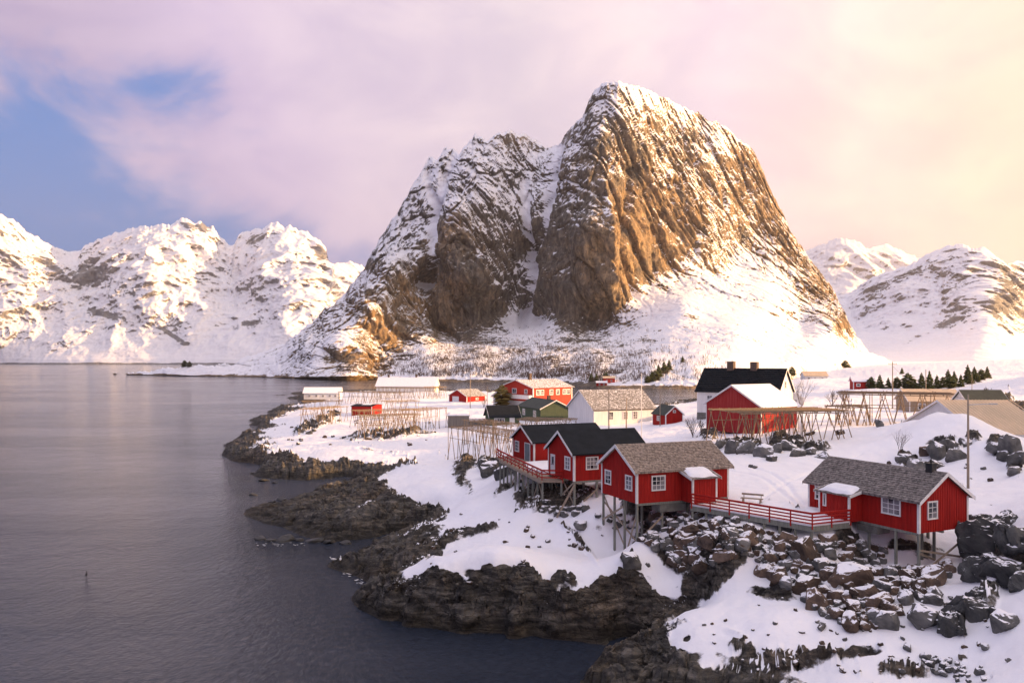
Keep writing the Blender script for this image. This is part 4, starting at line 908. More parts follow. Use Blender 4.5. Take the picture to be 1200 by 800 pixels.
b2 = House('sea_house', 'small low building with snowy roof at the tip of the peninsula', 'building', Vector(((356-600)/F*365, 365, 3.6)), 5, 16, 8, 3.0, 2.2, 'cream', 'snow', over=(.5, .5), corner=0)
for u in (2.5, 5.5, 8.5, 11.5, 14): b2.window('y0', u, 1.0, 1.1, 1.1, 2, 1, detail=False)
s4 = P_at(780, 499.7, 7.0)
sh4 = House('garden_shed', 'small red shed with dark green roof beside the large white building', 'shed', s4+d20*4.4, 110, 5.7, 4.4, 2.65, 1.75, 'red', 'darkgreenroof', over=(.3, .3), corner=.16, batten=.3)
sh4.window('y1', 2.9, 1.1, 1.5, 1.1, 2, 2, detail=False); sh4.window('x0', 2.2, 3.0, .7, .6, 1, 1, detail=False, fw=.1); MB().box((-.05, -.05, -1.5), (5.75, 4.45, .01)).build('foundation', M['stone'], sh4.root)
wh = House('white_house', 'white house with steep black tiled roof and two brick chimneys, behind the red barn', 'house', Vector((39.3, 172, 10.6)), -35, 17, 10, 4.7, 4.5, 'cream', 'black_roof', over=(.45, .45), corner=.2, cover=('black_roof', .7, .55, 'roof_tile', .09, (0,)))
wh.chimney(5.6, 1.4, 1.5); wh.chimney(10.6, 1.4, 1.4)
for u in (2.8, 5.2): wh.window('y0', u, 2.0, 1.3, 1.7, 2, 2, detail=False)
wh.window('x1', 2.6, 1.4, 1.3, 1.6, 2, 2, detail=False); wh.window('x1', 7.4, 1.4, 1.3, 1.6, 2, 2, detail=False); wh.window('x1', 5.0, 5.2, 1.2, 1.6, 2, 2, detail=False)
MB().box((-.05, -.05, -2.5), (17.05, 10.05, .01)).build('foundation', M['stone'], wh.root)
bt = Vector((39.9, 129.8, 9.7))
bn2 = House('barn', 'big faded red barn with white snowy roof beside the right drying rack', 'barn', bt, 33, 8.9, 11.8, 4.65, 3.15, 'barnred', 'snow', over=(.4, .5), corner=.1, batten=.35)
bn2.stilts([(.2, 11.6), (.2, 9.6), (.2, 7.6), (.2, 5.4), (.2, 3), (.2, .2), (4, .2), (8.6, .2), (4, 11.6)], w=.25)
# houses at the right edge and far behind
h1_ = House('quay_warehouse', 'warehouse with sunlit sandy sheet roof at the right edge', 'warehouse', Vector((63.3, 110, 9.0)), 0, 9.5, 20, 2.9, 3.8, 'cream', 'sand', over=(.4, .5), corner=0)
cg = MB()
for i in range(22): x = -.4+11.3*i/22; cg.prism([(-.5, h1_.z_e+.165), (10, 2.9+3.8+.185), (10, 2.9+3.8+.235), (-.5, h1_.z_e+.215)], 'x', x, x+.12)
cg.build('sheet_rib', M['sand'], h1_.roof, stuff=True); MB().box((-.1, -.1, -3), (10.6, 20.1, .01)).build('foundation', M['cream'], h1_.root)
h2_ = House('wooden_house', 'brownish house with sandy roof half hidden behind the right drying rack', 'house', Vector(((1066-600)/F*158, 158, 11.2)), -8, 9.5, 8, 2.6, 2.0, 'plank', 'sand', over=(.4, .4), corner=.12)
h2_.window('y0', 2.2, .9, 1.4, 1.2, 2, 1, detail=False); h2_.window('y0', 6.6, .9, 1.4, 1.2, 2, 1, detail=False)
h3_ = House('store_house', 'low building with dark green roof behind the sandy-roofed warehouse', 'building', Vector(((1139-600)/F*140, 140, 10.8)), -4, 6.5, 8, 2.9, 2.6, 'cream', 'darkgreenroof', over=(.4, .4), corner=0)
h4_ = House('cottage', 'small grey cottage with snowy roof right of the white house', 'cottage', Vector(((942-600)/F*190, 190, 10.7)), 75, 8, 6.2, 2.0, 1.7, 'cream', 'snow', over=(.35, .35), corner=0)
h4_.window('x0', 2, .7, 1.1, 1, 1, 1, detail=False); h4_.window('x0', 4.3, .7, 1.1, 1, 1, 1, detail=False)
h5_ = House('red_house', 'distant dark red house with snowy roof left of the row of conifers', 'house', Vector(((1000-600)/F*272, 272, 11.6)), -12, 6.6, 6, 2.8, 1.5, 'red', 'snow', over=(.4, .4), corner=.2)
for u in (1.6, 4.6): h5_.window('y0', u, 1.0, 1.3, 1.1, 1, 1, detail=False, fw=.2)
MB().box((-.1, -.1, -2.5), (6.7, 6.1, .01)).build('foundation', M['stone'], h5_.root)
h6_ = House('long_house', 'distant pale building with pinkish roof at the foot of the mountain', 'building', Vector(((943-600)/F*400, 400, 10.5)), -5, 11, 8, 3.0, 2.0, 'cream', 'sand', over=(.4, .4), corner=0)
for u in (2, 5, 8.5): h6_.window('y0', u, 1.0, 1.3, 1.2, 1, 1, detail=False, fw=.2)
# ------------------------------------------------------------------ the mountain's shore: things standing on it
from mathutils.bvhtree import BVHTree
_mo = bpy.data.objects['rock_mountain']; _me = _mo.data
_vv = np.empty(len(_me.vertices)*3, np.float32); _me.vertices.foreach_get('co', _vv); _vv = _vv.reshape(-1, 3)
_low = [tuple(v) for v in _vv]; _pp = np.empty(len(_me.polygons)*4, np.int32); _me.loops.foreach_get('vertex_index', _pp); _pp = _pp.reshape(-1, 4)
_zz = _vv[_pp, 2].max(1); _pp = _pp[_zz < 130]
BV = BVHTree.FromPolygons(_low, _pp.tolist())
def hit_m(px, py):
    d = Vector(((px-600)/F, 1, (HOR-py)/F)).normalized(); r = BV.ray_cast(Vector((0, 0, CAMZ)), d)
    return r[0]
def mid(name, label, px, py, *a, **k):
    p = hit_m(px, py); return p
for (nm, lb, px, py, L, Wd, wl, rs, wm, rm) in (('red_house', 'tiny red house on the far shore below the mountain talus', 699, 452.5, 8, 6, 3, 1.2, 'red', 'snow'),
        ('wooden_house', 'tiny orange timber house above the red house on the far shore', 707, 448, 9, 7, 3.6, 1.3, 'orange_red', 'sand')):
    p = hit_m(px, py)
    if p:
        hh_ = House(nm, lb, 'house', (p.x, p.y, p.z-.3), -4, L, Wd, wl, rs, wm, rm, over=(.4, .4), corner=0); MB().box((0, 0, -2.5), (L, Wd, .01)).build('foundation', M['stone'], hh_.root)
        hh_.window('y0', L*.3, 1.1, 1.2, 1.2, 1, 1, detail=False); hh_.window('y0', L*.7, 1.1, 1.2, 1.2, 1, 1, detail=False)

# leafless birch scrub on the scree, too thick to count
rs = random.Random(77); scr = MB(); got = 0
for _ in range(9000):
    px = rs.gauss(590, 110); py = 447-abs(rs.gauss(0, 24))
    if not 395 < px < 860 or py < 380: continue
    if rs.random() > .25+1.2*abs(math.sin(px*.05+2*math.sin(py*.13))*math.sin(py*.21+px*.02)): continue
    p = hit_m(px, py)
    if p is None or p.z > 85 or p.z < 4: continue
    for _k in range(3):
        a = rs.uniform(0, 6.28); l = rs.uniform(1.2, 3.4); q = p+Vector((rs.uniform(-1.4, 1.4), rs.uniform(-1.4, 1.4), -.4)); tp = q+Vector((math.cos(a)*.8, math.sin(a)*.8, l+.4)); wv = Vector((.055, 0, 0)); k = len(scr.v)
        scr.v += [tuple(q-wv), tuple(q+wv), tuple(tp+wv*2.2), tuple(tp-wv*2.2)]; scr.f.append((k, k+1, k+2, k+3))
scr.build('birch_scrub', M['bark'], None, False, True)
# ------------------------------------------------------------------ fish drying racks
def rack(label, a, b_, depth, h, group, frames=None, poles=8, tall=.0, seed=0, spread=.9, thick=.06):
    "rack running from spot a to spot b (world x, y), with crossed trestles standing on the snow"
    rng = random.Random(seed); A_, B_ = Vector((a[0], a[1], 0)), Vector((b_[0], b_[1], 0)); L = (B_-A_).length; v = (B_-A_).normalized(); w_ = Vector((-v.y, v.x, 0))
    za = land_z(A_.x, A_.y); zb = land_z(B_.x, B_.y); top = max(za, zb)*.5+min(za, zb)*.5+h
    root = thing('drying_rack', label, 'drying rack', (A_.x, A_.y, za), 0, group); O = Vector((A_.x, A_.y, za))
    frames = frames or max(3, int(L/2.6)); rows = [0, depth]
    for r in rows:
        for i in range(frames):
            p = A_+v*(L*(i+.5+rng.uniform(-.3,.3))/frames)+w_*r; tz = top-rng.uniform(0, .15)
            for s_ in (-1, 1):
                q = p+v*(s_*spread*rng.uniform(.7, 1.25))+w_*rng.uniform(-.5, .5)
                zq = land_z(q.x, q.y)-.15; t_ = p-v*(s_*rng.uniform(-.05,.45)); 
                MB().rod(Vector((q.x, q.y, zq))-O, Vector((t_.x, t_.y, tz+.35))-O, thick*1.1, thick*.8, 5).build('leg', M['rackwood'], root)
        for i in range(max(2, frames//2)):
            p = A_+v*(L*rng.random())+w_*r; zq = land_z(p.x, p.y)-.15; MB().rod(Vector((p.x, p.y, zq))-O, Vector((p.x, p.y, top+.1))-O, thick, thick*.8, 5).build('upright', M['rackwood'], root)
        MB().rod(A_+w_*r+Vector((0, 0, top))-O, B_+w_*r+Vector((0, 0, top+rng.uniform(-.1, .1)))-O, thick*1.15, thick*.9, 5).build('beam', M['rackwood'], root)
        if rng.random() < .8:
            MB().rod(A_+w_*r+v*.6+Vector((0, 0, top-h*.42))-O, A_+w_*r+v*(L*rng.uniform(.5, .95))+Vector((0, 0, top-h*.42+rng.uniform(-.1, .1)))-O, thick*.8, thick*.7, 5).build('side_pole', M['rackwood'], root)
    if poles:
        m = MB()
        for i in range(poles):
            r = depth*(i+.5)/poles+rng.uniform(-.05, .05); e0, e1 = rng.uniform(-.7, .3), rng.uniform(-.3, .7); z0 = top+.12+rng.uniform(0, .1)
            m.rod(A_+w_*r+v*e0+Vector((0, 0, z0))-O, A_+w_*r+v*(L+e1)+Vector((0, 0, z0+rng.uniform(-.06, .06)))-O, thick*.8, thick*.6, 4)
        n = max(2, int(L/2.2))
        for i in range(n):
            u = L*(i+.5)/n; m.rod(A_+v*u-w_*.3+Vector((0, 0, top+.04))-O, A_+v*u+w_*(depth+.3)+Vector((0, 0, top+.04))-O, thick*.8, thick*.8, 4)
        m.build('top_pole', M['rackwood'], root, stuff=True)
    return root
def gp(px, py):
    x, y, z = hit(px, py); return (x, y)
GL = 'drying racks on the left peninsula'
rack('sparse drying rack at the left tip of the peninsula, before the low sea building', gp(354, 489), gp(402, 484), 6, 4.2, GL, seed=1, poles=7)
rack('pole drying rack just left of the small flat-roofed red hut', gp(366, 494), gp(409, 493), 5, 3.6, GL, seed=2, poles=5)
rack('sunlit drying rack behind the small flat-roofed red hut', gp(396, 474), gp(470, 473), 8, 4.4, GL, seed=3, poles=9, frames=14)
rack('sunlit drying rack in front of the long snow-roofed building', gp(436, 468), gp(508, 467), 8, 4.4, GL, seed=4, poles=9, frames=14)
rack('drying rack right behind the flat-roofed red hut, towards the white-doored boathouse', gp(452, 487), gp(492, 486), 6, 4.0, GL, seed=5, poles=5)
rack('drying rack in front of the flat-roofed red hut', gp(418, 503), gp(491, 499), 6, 4.3, GL, seed=6, poles=5, frames=12)
rack('nearest drying rack of the peninsula, its legs on the dark rock strip', gp(421, 514), gp(494, 508), 5, 4.6, GL, seed=7, poles=4, frames=11)
rack('drying rack between the red hut and the grey plank shed', gp(490, 501), gp(524, 500), 5, 4.3, GL, seed=8, poles=4)
rack('distant sunlit drying rack left of the white-doored boathouse', gp(509, 466), gp(524, 466), 8, 4.4, GL, seed=9, poles=7, frames=5)
GM = 'drying racks above the inlet'
rack('drying rack on the snow slope below the grey plank shed', gp(525, 538), gp(598, 533), 6, 4.3, GM, seed=10, poles=9, frames=9)
rack('drying rack behind the one below the grey plank shed', gp(541, 521), gp(600, 519), 5, 4.0, GM, seed=11, poles=7, frames=8)
rack('low drying rack with a dense pole top behind the black-roofed cabins', gp(606, 508), gp(668, 506), 7, 2.6, GM, seed=12, poles=16, frames=9)
GR = 'large drying racks right of the barn'
rack('wide drying rack with a dense pole top in front of the red barn', gp(868, 516), gp(996, 512), 9, 3.7, GR, seed=13, poles=34, frames=12, spread=1.1, thick=.07)
ra, rb2 = (54.5, 135.), (69.5, 128.)
rack('tall wide drying rack with a dense pole top on the snowy rise at the right', ra, rb2, 9, 16.1-(land_z(*ra)+land_z(*rb2))/2, GR, seed=14, poles=34, frames=6, spread=1.3, thick=.08)
rack('small open drying rack left end of the tall rack on the rise', gp(985, 500), gp(1020, 498), 4, 3.0, GR, seed=15, poles=12, frames=4, thick=.07)

# ------------------------------------------------------------------ poles
def utility_pole(label, px, pyb, pyt, r=.12, arm=None, mat='plank', cat='pole', name='utility_pole', onm=False, cross=False):
    x, y, z = hit(px, pyb); zt = CAMZ+(HOR-pyt)/F*y
    o = thing(name, label, cat, (x, y, z-.3)); H_ = zt-z+.3
    MB().rod((0, 0, 0), (0, 0, H_), r, r*.65, 8).build('pole', M[mat], o, True)
    if cross: 
        MB().bar((-.9, 0, H_-.5), (.9, 0, H_-.5), .1).build('crossarm', M[mat], o)
        for u in (-.8, 0, .8): MB().rod((u, 0, H_-.45), (u, 0, H_-.25), .05, .04, 6).build('insulator', M['white'], o)
    if arm:
        MB().rod((0, 0, H_-arm[0]), (arm[1], 0, H_-arm[0]+.1), .05, .04, 6).build('lamp_arm', M['metal'], o)
        MB().box((arm[1]-.1, -.14, H_-arm[0]+.02), (arm[1]+.6, .14, H_-arm[0]+.14)).build('lamp_head', M['metal'], o)
    return o
utility_pole('tall wooden pole with a street lamp arm, uphill of the slate-roofed cabin', 1134.5, 572, 462, .13, arm=(1.0, 2.2), name='street_lamp', cat='street lamp')
utility_pole('wooden pole rising behind the tall right drying rack', 1046, 478, 424, .14, cross=True)
utility_pole('thin pole behind the right end of the tall drying rack', 1085, 470, 433, .12)
utility_pole('wooden pole before the left part of the large white building', 713.5, 505, 456, .13)
utility_pole('shorter wooden pole before the middle of the large white building', 734, 507, 466, .13)
utility_pole('slender white flagpole in front of the large white building', 751.7, 512, 437, .09, mat='white', cat='flagpole', name='flagpole')
utility_pole('pole beside the white-doored red boathouse', 551, 478, 437, .14)
utility_pole('pole beside the small red shed with dark green roof', 773.5, 499, 458, .11)
utility_pole('pole left of the bright red house', 571, 476, 452, .10)
utility_pole('slim pole in front of the snowy hillock right of the conifers', 1139, 462, 437, .08)

def wire(label, pts_, sag=.8, group=None):
    m = MB(); O = Vector(pts_[0])
    for p, q in zip(pts_[:-1], pts_[1:]):
        p, q = Vector(p), Vector(q); pr = p
        for i in range(1, 9):
            f = i/8; r = p.lerp(q, f)-Vector((0, 0, sag*4*f*(1-f))); m.rod(pr-O, r-O, .022, .022, 3, False); pr = r
    o = m.build('power_line', M['iron']); o.location = O; tag(o, label, 'power line', group)
a_, b_, c_ = hit(1046, 478), hit(1085, 470), hit(1134.5, 572)
T = lambda h, pyt: (h[0], h[1], CAMZ+(HOR-pyt)/F*h[1]-.3)
wire('thin power line from the street lamp pole to the pole behind the tall rack', [T(c_, 464), T(a_, 427)], 1.2)
wire('thin power line between the two poles before the large white building', [T(hit(713.5, 505), 458), T(hit(734, 507), 468)], .5)
# ------------------------------------------------------------------ conifers and bare bushes
def conifer_mesh(seed, round_=False):
    rng = random.Random(seed); m = MB(); nl = 16
    for k in range(nl):
        f = k/(nl-1); z = .10+.88*f; rad = (.33*(1-f)**.8+.02) if not round_ else .42*math.sin(math.pi*min(1, .25+.75*f))**.7+.03
        nb = int(11*(1-f*.6))+4
        for i in range(nb):
            a = rng.uniform(0, 6.283); r = rad*rng.uniform(.55, 1.12); dz = -rng.uniform(.0, .07)
            c = Vector((0, 0, z+rng.uniform(-.03, .03))); tip = c+Vector((math.cos(a)*r, math.sin(a)*r, dz)); s_ = Vector((-math.sin(a), math.cos(a), 0))*rad*rng.uniform(.22, .4)
            md = c.lerp(tip, .6); kk = len(m.v)
            m.v += [tuple(c), tuple(md+s_+Vector((0, 0, rng.uniform(-.02, .02)))), tuple(tip), tuple(md-s_+Vector((0, 0, rng.uniform(-.03, .01)))), tuple(md+Vector((0, 0, .05)))]
            m.f += [(kk, kk+1, kk+4), (kk+1, kk+2, kk+4), (kk+2, kk+3, kk+4), (kk+3, kk, kk+4)]
    me = bpy.data.meshes.new('crown'); me.from_pydata(m.v, [], m.f); me.materials.append(M['needle']); return me
CM = [conifer_mesh(s, s >= 3) for s in range(5)]
TM = MB().rod((0, 0, -.08), (0, 0, .9), .028, .006, 6).mesh('trunk', M['bark'])
def conifer(label, loc, h, kind, group, w=1.0, rz=0.):
    o = thing('conifer', label, 'conifer', loc, rz, group)
    t1 = link('trunk', TM, o); t1.scale = (h, h, h); t2 = link('crown', CM[kind], o); t2.scale = (h*w, h*w, h)
rng = random.Random(5)
for (px, py, hp, kd) in ((1021,455,13,3),(1031,455,15,0),(1041,455,12,1),(1051,455,13,3),(1057,438,7,0),(1064,455,17,3),(1072,455,11,2),(1080,455,17,0),(1089,456,20,1),(1098,455,15,2),(1105,454,12,3),(1111,449,15,0),(1118,453,17,1),(1126,453,14,2),
        (1134,450,21,0),(1142,448,17,1),(1150,445,12,3),(1157,443,13,2),(1114,455,14,3)):
    x, y, z = hit(px, py)
    if y > 700: continue
    conifer(['slender dark spruce in the conifer row behind the right racks', 'ragged spruce in the conifer row behind the right racks', 'narrow young spruce in the conifer row behind the right racks', 'rounded bushy conifer in the row behind the right racks'][kd],
            (x, y, z-.2), hp*y/F*1.12, kd, 'conifer row behind the right racks', rng.uniform(1.0, 1.35), rng.uniform(0, 6))
for (px, py, hp, kd, lb) in ((991,435,12,4,'lone round conifer on the sunlit foot of the mountain'),(764,446,11,0,'lowest dark spruce of the clump on the mountain slope'),(772,441,13,1,'dark spruce in the clump on the mountain slope'),(778,437,13,2,'dark spruce in the clump on the mountain slope'),
        (784,433,11,0,'dark spruce in the clump on the mountain slope'),(800,424,7,1,'single spruce higher up the slope than the clump'),(759,448,8,3,'low bushy conifer at the foot of the slope clump'),(768,445,11,3,'low bushy conifer at the foot of the slope clump'),(780,437,9,3,'dark spruce in the clump on the mountain slope'),
        (693,446,9,1,'taller spruce left of the tiny orange house'),(699,446,8,0,'shorter spruce between the taller one and the tiny orange house'),(710,444,8,3,'conifer behind the tiny orange house'),(928,440,10,4,'dark bush right of the white house roof'),
        (196,430,5,3,'dark bush on the low spit'),(202,430,7,4,'dark bush on the low spit'),(209,430,6,3,'dark bush on the low spit'),(216,429.5,7,4,'dark bush on the low spit'),(222,429.5,6,3,'dark bush on the low spit')):
    p = hit_m(px, py)
    if p is None: continue
    conifer(lb, (p.x, p.y, p.z-.5), hp*p.y/F*1.15, kd, 'dark bushes on the low spit' if px < 300 else ('spruces on the mountain slope' if 750 < px < 790 else None), 1.25, rng.uniform(0, 6))
def bare_bush(label, loc, h, seed, group=None, n=9, mat='bark', name='bare_bush', th=.018):
    rng = random.Random(seed); m = MB()
    def br(p, d, L, r, lev):
        q = p+d*L; m.rod(p, q, r, r*.6, 4 if lev else 5, False)
        if lev < 3:
            for _ in range(3 if lev < 2 else 2):
                nd = (d+Vector((rng.uniform(-.6, .6), rng.uniform(-.6, .6), rng.uniform(-.1, .5)))).normalized(); br(p.lerp(q, rng.uniform(.5, 1)), nd, L*rng.uniform(.5, .75), r*.6, lev+1)
    for _ in range(n): br(Vector((rng.uniform(-.1, .1), rng.uniform(-.1, .1), -.1)), Vector((rng.uniform(-.45, .45), rng.uniform(-.45, .45), 1)).normalized(), h*.45, th, 0)
    o = m.build(name, M[mat]); o.location = loc; return tag(o, label, 'bush', group)
for (lb, px, py, hp, n) in (('leafless bush by the rocks uphill of the slate-roofed cabin', 1055, 532, 30, 7), ('leafless bush on the snow left of the red barn', 812, 512, 30, 10), ('second leafless bush left of the red barn, smaller', 822, 506, 18, 7),
        ('brown leafless thicket behind the wide right rack', 975, 476, 22, 12), ('brown leafless thicket beside the grey cottage', 990, 474, 20, 12), ('leafless tree between the white house and the cottage', 939, 478, 42, 8), ('bare scrub right of the white house', 931, 474, 18, 9),
        ('pale bare bush on the snowy hillock at the right edge', 1156, 462, 10, 9), ('bare bush in front of the white-doored boathouse', 567, 477, 14, 9)):
    x, y, z = hit(px, py); bare_bush(lb, (x, y, z), hp*y/F*1.0, px, None, n, th=.02 if y < 120 else .035)
x, y, z = hit(588, 476); p = Vector((x, y, z)); oc = thing('leafy_bush', 'ochre-yellow bush left of the bright red house', 'bush', p); t2 = link('crown', CM[4].copy(), oc); t2.data.materials[0] = M['ochre']; t2.scale = (9, 9, 7.5)

# ------------------------------------------------------------------ boulders
import bmesh
from mathutils import noise as mnoise
def boulder_mesh(seed, mat, cuts=2, amp=.07):
    rng = random.Random(seed); bm = bmesh.new(); ax = (rng.uniform(.85, 1.25), rng.uniform(.75, 1.0), rng.uniform(.65, .95))
    for _ in range(rng.randint(15, 26)):
        v = Vector((rng.gauss(0, 1), rng.gauss(0, 1), rng.gauss(0, 1))).normalized(); v = Vector(tuple(max(-.78, min(.78, c)) for c in v))
        bm.verts.new((v.x*ax[0], v.y*ax[1], v.z*ax[2]))
    r = bmesh.ops.convex_hull(bm, input=bm.verts); 
    bmesh.ops.delete(bm, geom=[g for g in r['geom_interior'] if isinstance(g, bmesh.types.BMVert)], context='VERTS')
    bmesh.ops.dissolve_limit(bm, angle_limit=R(14), verts=bm.verts, edges=bm.edges)
    bmesh.ops.bevel(bm, geom=bm.edges[:], offset=.06, segments=1, affect='EDGES', profile=.5)
    bmesh.ops.triangulate(bm, faces=bm.faces[:])
    bmesh.ops.subdivide_edges(bm, edges=[e for e in bm.edges if e.calc_length() > .22], cuts=cuts, use_grid_fill=True)
    bm.normal_update()
    for v in bm.verts:
        p_ = v.co*1.7+Vector((seed*3.1, 0, 0)); k_ = mnoise.turbulence(p_, 4, True)-.45; c_ = abs(mnoise.noise(Vector((v.co.x*1.3+seed, v.co.y*1.3, v.co.z*.8))))
        v.co += v.normal*(k_*amp-math.exp(-(c_/.05)**2)*amp*.9)
    me = bpy.data.meshes.new('boulder'); bm.to_mesh(me); bm.free(); me.materials.append(M[mat]); return me
BM = [(boulder_mesh(s+20, 'boulder_brown'), 'brown') for s in range(9)]+[(boulder_mesh(s+60, 'boulder_grey'), 'grey') for s in range(9)]
def zone(px, py):
    v = 'high in the pile' if py < 640 else ('halfway down the pile' if py < 680 else 'low on the slope')
    if px < 640: return 'at the left foot of the deck stilts'
    if px < 706: return 'under the black-roofed cabins' if py < 609 else 'on the open snow left of the mossy-roofed cabin'
    if px < 750: return 'around the front stilts of the mossy-roofed cabin' if py < 650 else 'on the open snow below the mossy-roofed cabin'
    if py < 560:
        if px < 1000: return 'in the bank below the wide drying rack, '+('left end' if px < 880 else 'right end')
        if px < 1125: return 'in the outcrop by the leafless bush, '+('left side' if px < 1085 else 'right side')
        return 'in the snow near the street lamp pole' if px < 1150 else 'in the rocks uphill near the right edge'
    if px < 800: return 'right under the mossy-roofed cabin, '+v
    if px < 860: return 'below the left end of the red-railed walkway, '+v
    if px < 910: return 'below the middle of the walkway, '+v
    if px < 960: return 'below the right part of the walkway, '+v
    if px < 1020: return 'below the walkway corner, '+v
    if px < 1070: return 'left of the slate-roofed cabin front stilts, '+v
    if px < 1140: return ('under the slate-roofed cabin, '+v) if py < 760 else 'in the rubble at the bottom right'
    return 'near the right edge of the slope' if py < 760 else 'in the rubble at the bottom right'
NAMED = {(999,682): 'biggest brown boulder of the pile, snow on its crown, below the walkway corner', (1098,680): 'long brown boulder directly beneath the slate-roofed cabin', (1085,726): 'big pale grey boulder with flat snowy top, lowest below the slate-roofed cabin',
 (1178,731): 'snow-topped grey block standing alone near the right edge', (738,661): 'grey boulder alone on the snow below the mossy-roofed cabin', (682,617): 'small stone alone on open snow left of the mossy-roofed cabin', (947,647): 'broad brown boulder just below the walkway corner post',
 (879,634): 'snow-dusted slab high in the pile under the middle of the walkway', (956,706): 'tilted boulder at the lower left rim of the pile', (1042,733): 'snow-capped boulder at the lowest tip of the pile', (964,736): 'tiny lone stone on the snow below the boulder pile',
 (1155,759): 'small lone stone with snow cap at the lower right', (1065,760): 'small lone stone on the snow below the big pale grey boulder'}
def boulder(px, py, wpx, kind=None, sink=.3, flat=1.0, lab=None, at=None, mesh=None):
    x, y, z = at or hit(px, py+wpx*.15); me, cn = (mesh, 'dark grey') if mesh else BM[kind if kind is not None else (rng.randrange(9) if rng.random() < .62 else 9+rng.randrange(9))]; s_ = wpx*y/F/1.45
    o = link('boulder', me); o.location = (x, y+s_*.2, z+s_*(.55-sink)*flat); o.scale = (s_*rng.uniform(.9, 1.1), s_*rng.uniform(.8, 1.0), s_*rng.uniform(.75, 1.1)*flat)
    o.rotation_euler = (rng.uniform(-.35, .35), rng.uniform(-.35, .35), rng.uniform(0, 6.28))
    sz = 'small' if wpx < 12 else ('middling' if wpx < 16 else ('large' if wpx < 22 else 'very large')); zn = zone(px, py)
    tag(o, NAMED.get((px, py)) or lab or f'{sz} {cn} boulder {zn}', 'boulder', f'boulders {zn}'); return o
BIG = [(999,682,42,0),(947,647,34,1),(915,644,24,2),(924,632,17,3),(907,657,20,4),(910,680,21,5),(945,688,31,6),(956,706,29,7),(990,654,26,8),(972,675,22,1),(982,700,22,2),(1016,698,24,3),(1030,706,26,4),(1036,690,24,10),(1045,716,18,0),
  (1000,730,28,6),(1026,726,22,11),(1042,733,29,12),(1064,685,16,0),(1081,696,18,3),(1095,698,20,13),(1098,680,32,5),(1110,661,20,6),(1046,672,16,14),(1085,726,42,15),(1178,731,34,16),(1155,759,13,9),(1065,760,11,10),(964,736,11,11),
  (738,661,28,12),(682,617,16,13),(774,619,18,14),(786,613,13,0),(795,637,22,1),(809,635,16,2),(822,665,26,3),(812,648,18,4),(840,619,18,5),(879,634,32,6),(870,644,25,15),(890,626,16,7),(858,628,18,16),(896,671,17,0),(848,654,20,2),
  (834,640,18,3),(920,621,14,9),(800,652,20,5),(790,660,18,6),(1022,655,16,10),(1035,645,14,12),(1010,640,15,13),(975,640,16,11),(1005,662,18,14),(1020,670,18,15),(1062,700,18,8)]
for (px, py, w_, k_) in BIG: boulder(px, py, w_, k_)
def inpoly(px, py, poly):
    c = False; j = len(poly)-1
    for i in range(len(poly)):
        xi, yi = poly[i]; xj, yj = poly[j]
        if (yi > py) != (yj > py) and px < (xj-xi)*(py-yi)/(yj-yi)+xi: c = not c
        j = i
    return c
SMALL = []
for poly_, n_ in (([(520,600),(640,600),(780,660),(760,690),(520,690),(480,680)], 46), ([(820,700),(1160,700),(1190,790),(880,790),(790,750)], 90), ([(850,540),(1190,540),(1190,590),(1130,600),(940,560)], 40), ([(330,490),(520,490),(520,525),(330,520)], 30)):
    for _ in range(n_):
        px = rng.uniform(min(p[0] for p in poly_), max(p[0] for p in poly_)); py = rng.uniform(min(p[1] for p in poly_), max(p[1] for p in poly_))
        if inpoly(px, py, poly_): SMALL.append((px, py, rng.uniform(2.5, 7), rng.randrange(18), .35))
def scatter(poly, n, w0, w1, sep=.58, kinds=None, sink=.3):
    xs_ = [p[0] for p in poly]; ys_ = [p[1] for p in poly]; out = []; tries = 0
    while len(out) < n and tries < n*40:
        tries += 1; px, py = rng.uniform(min(xs_), max(xs_)), rng.uniform(min(ys_), max(ys_)); w_ = w0+(w1-w0)*rng.random()**2.2
        if not inpoly(px, py, poly) or (1035 < px < 1145 and py < 668): continue
        if any(math.hypot(px-a, (py-b)*1.3) < sep*(w_+c)/2 for a, b, c in out): continue
        out.append((px, py, w_))
        if w_ < 11.8: SMALL.append((px, py, w_, rng.choice(kinds) if kinds else rng.randrange(18), sink)); continue
        boulder(px, py, w_, rng.choice(kinds) if kinds else None, sink)
scatter([(748,612),(800,598),(870,612),(905,625),(930,640),(905,662),(850,650),(828,668),(800,668),(778,645),(748,640)], 125, 9, 22)
scatter([(935,632),(985,632),(1050,642),(1120,648),(1135,660),(1105,680),(1100,705),(1060,705),(1045,735),(1000,735),(960,718),(930,690),(905,690),(900,665)], 135, 10, 24)
scatter([(640,590),(668,596),(700,596),(706,612),(690,600),(660,606),(636,602)], 12, 9, 16, kinds=range(9, 18))
scatter([(708,600),(745,606),(748,640),(722,628)], 10, 7, 14, kinds=range(9, 18))
scatter([(900,655),(940,665),(925,685),(890,680)], 6, 9, 16)
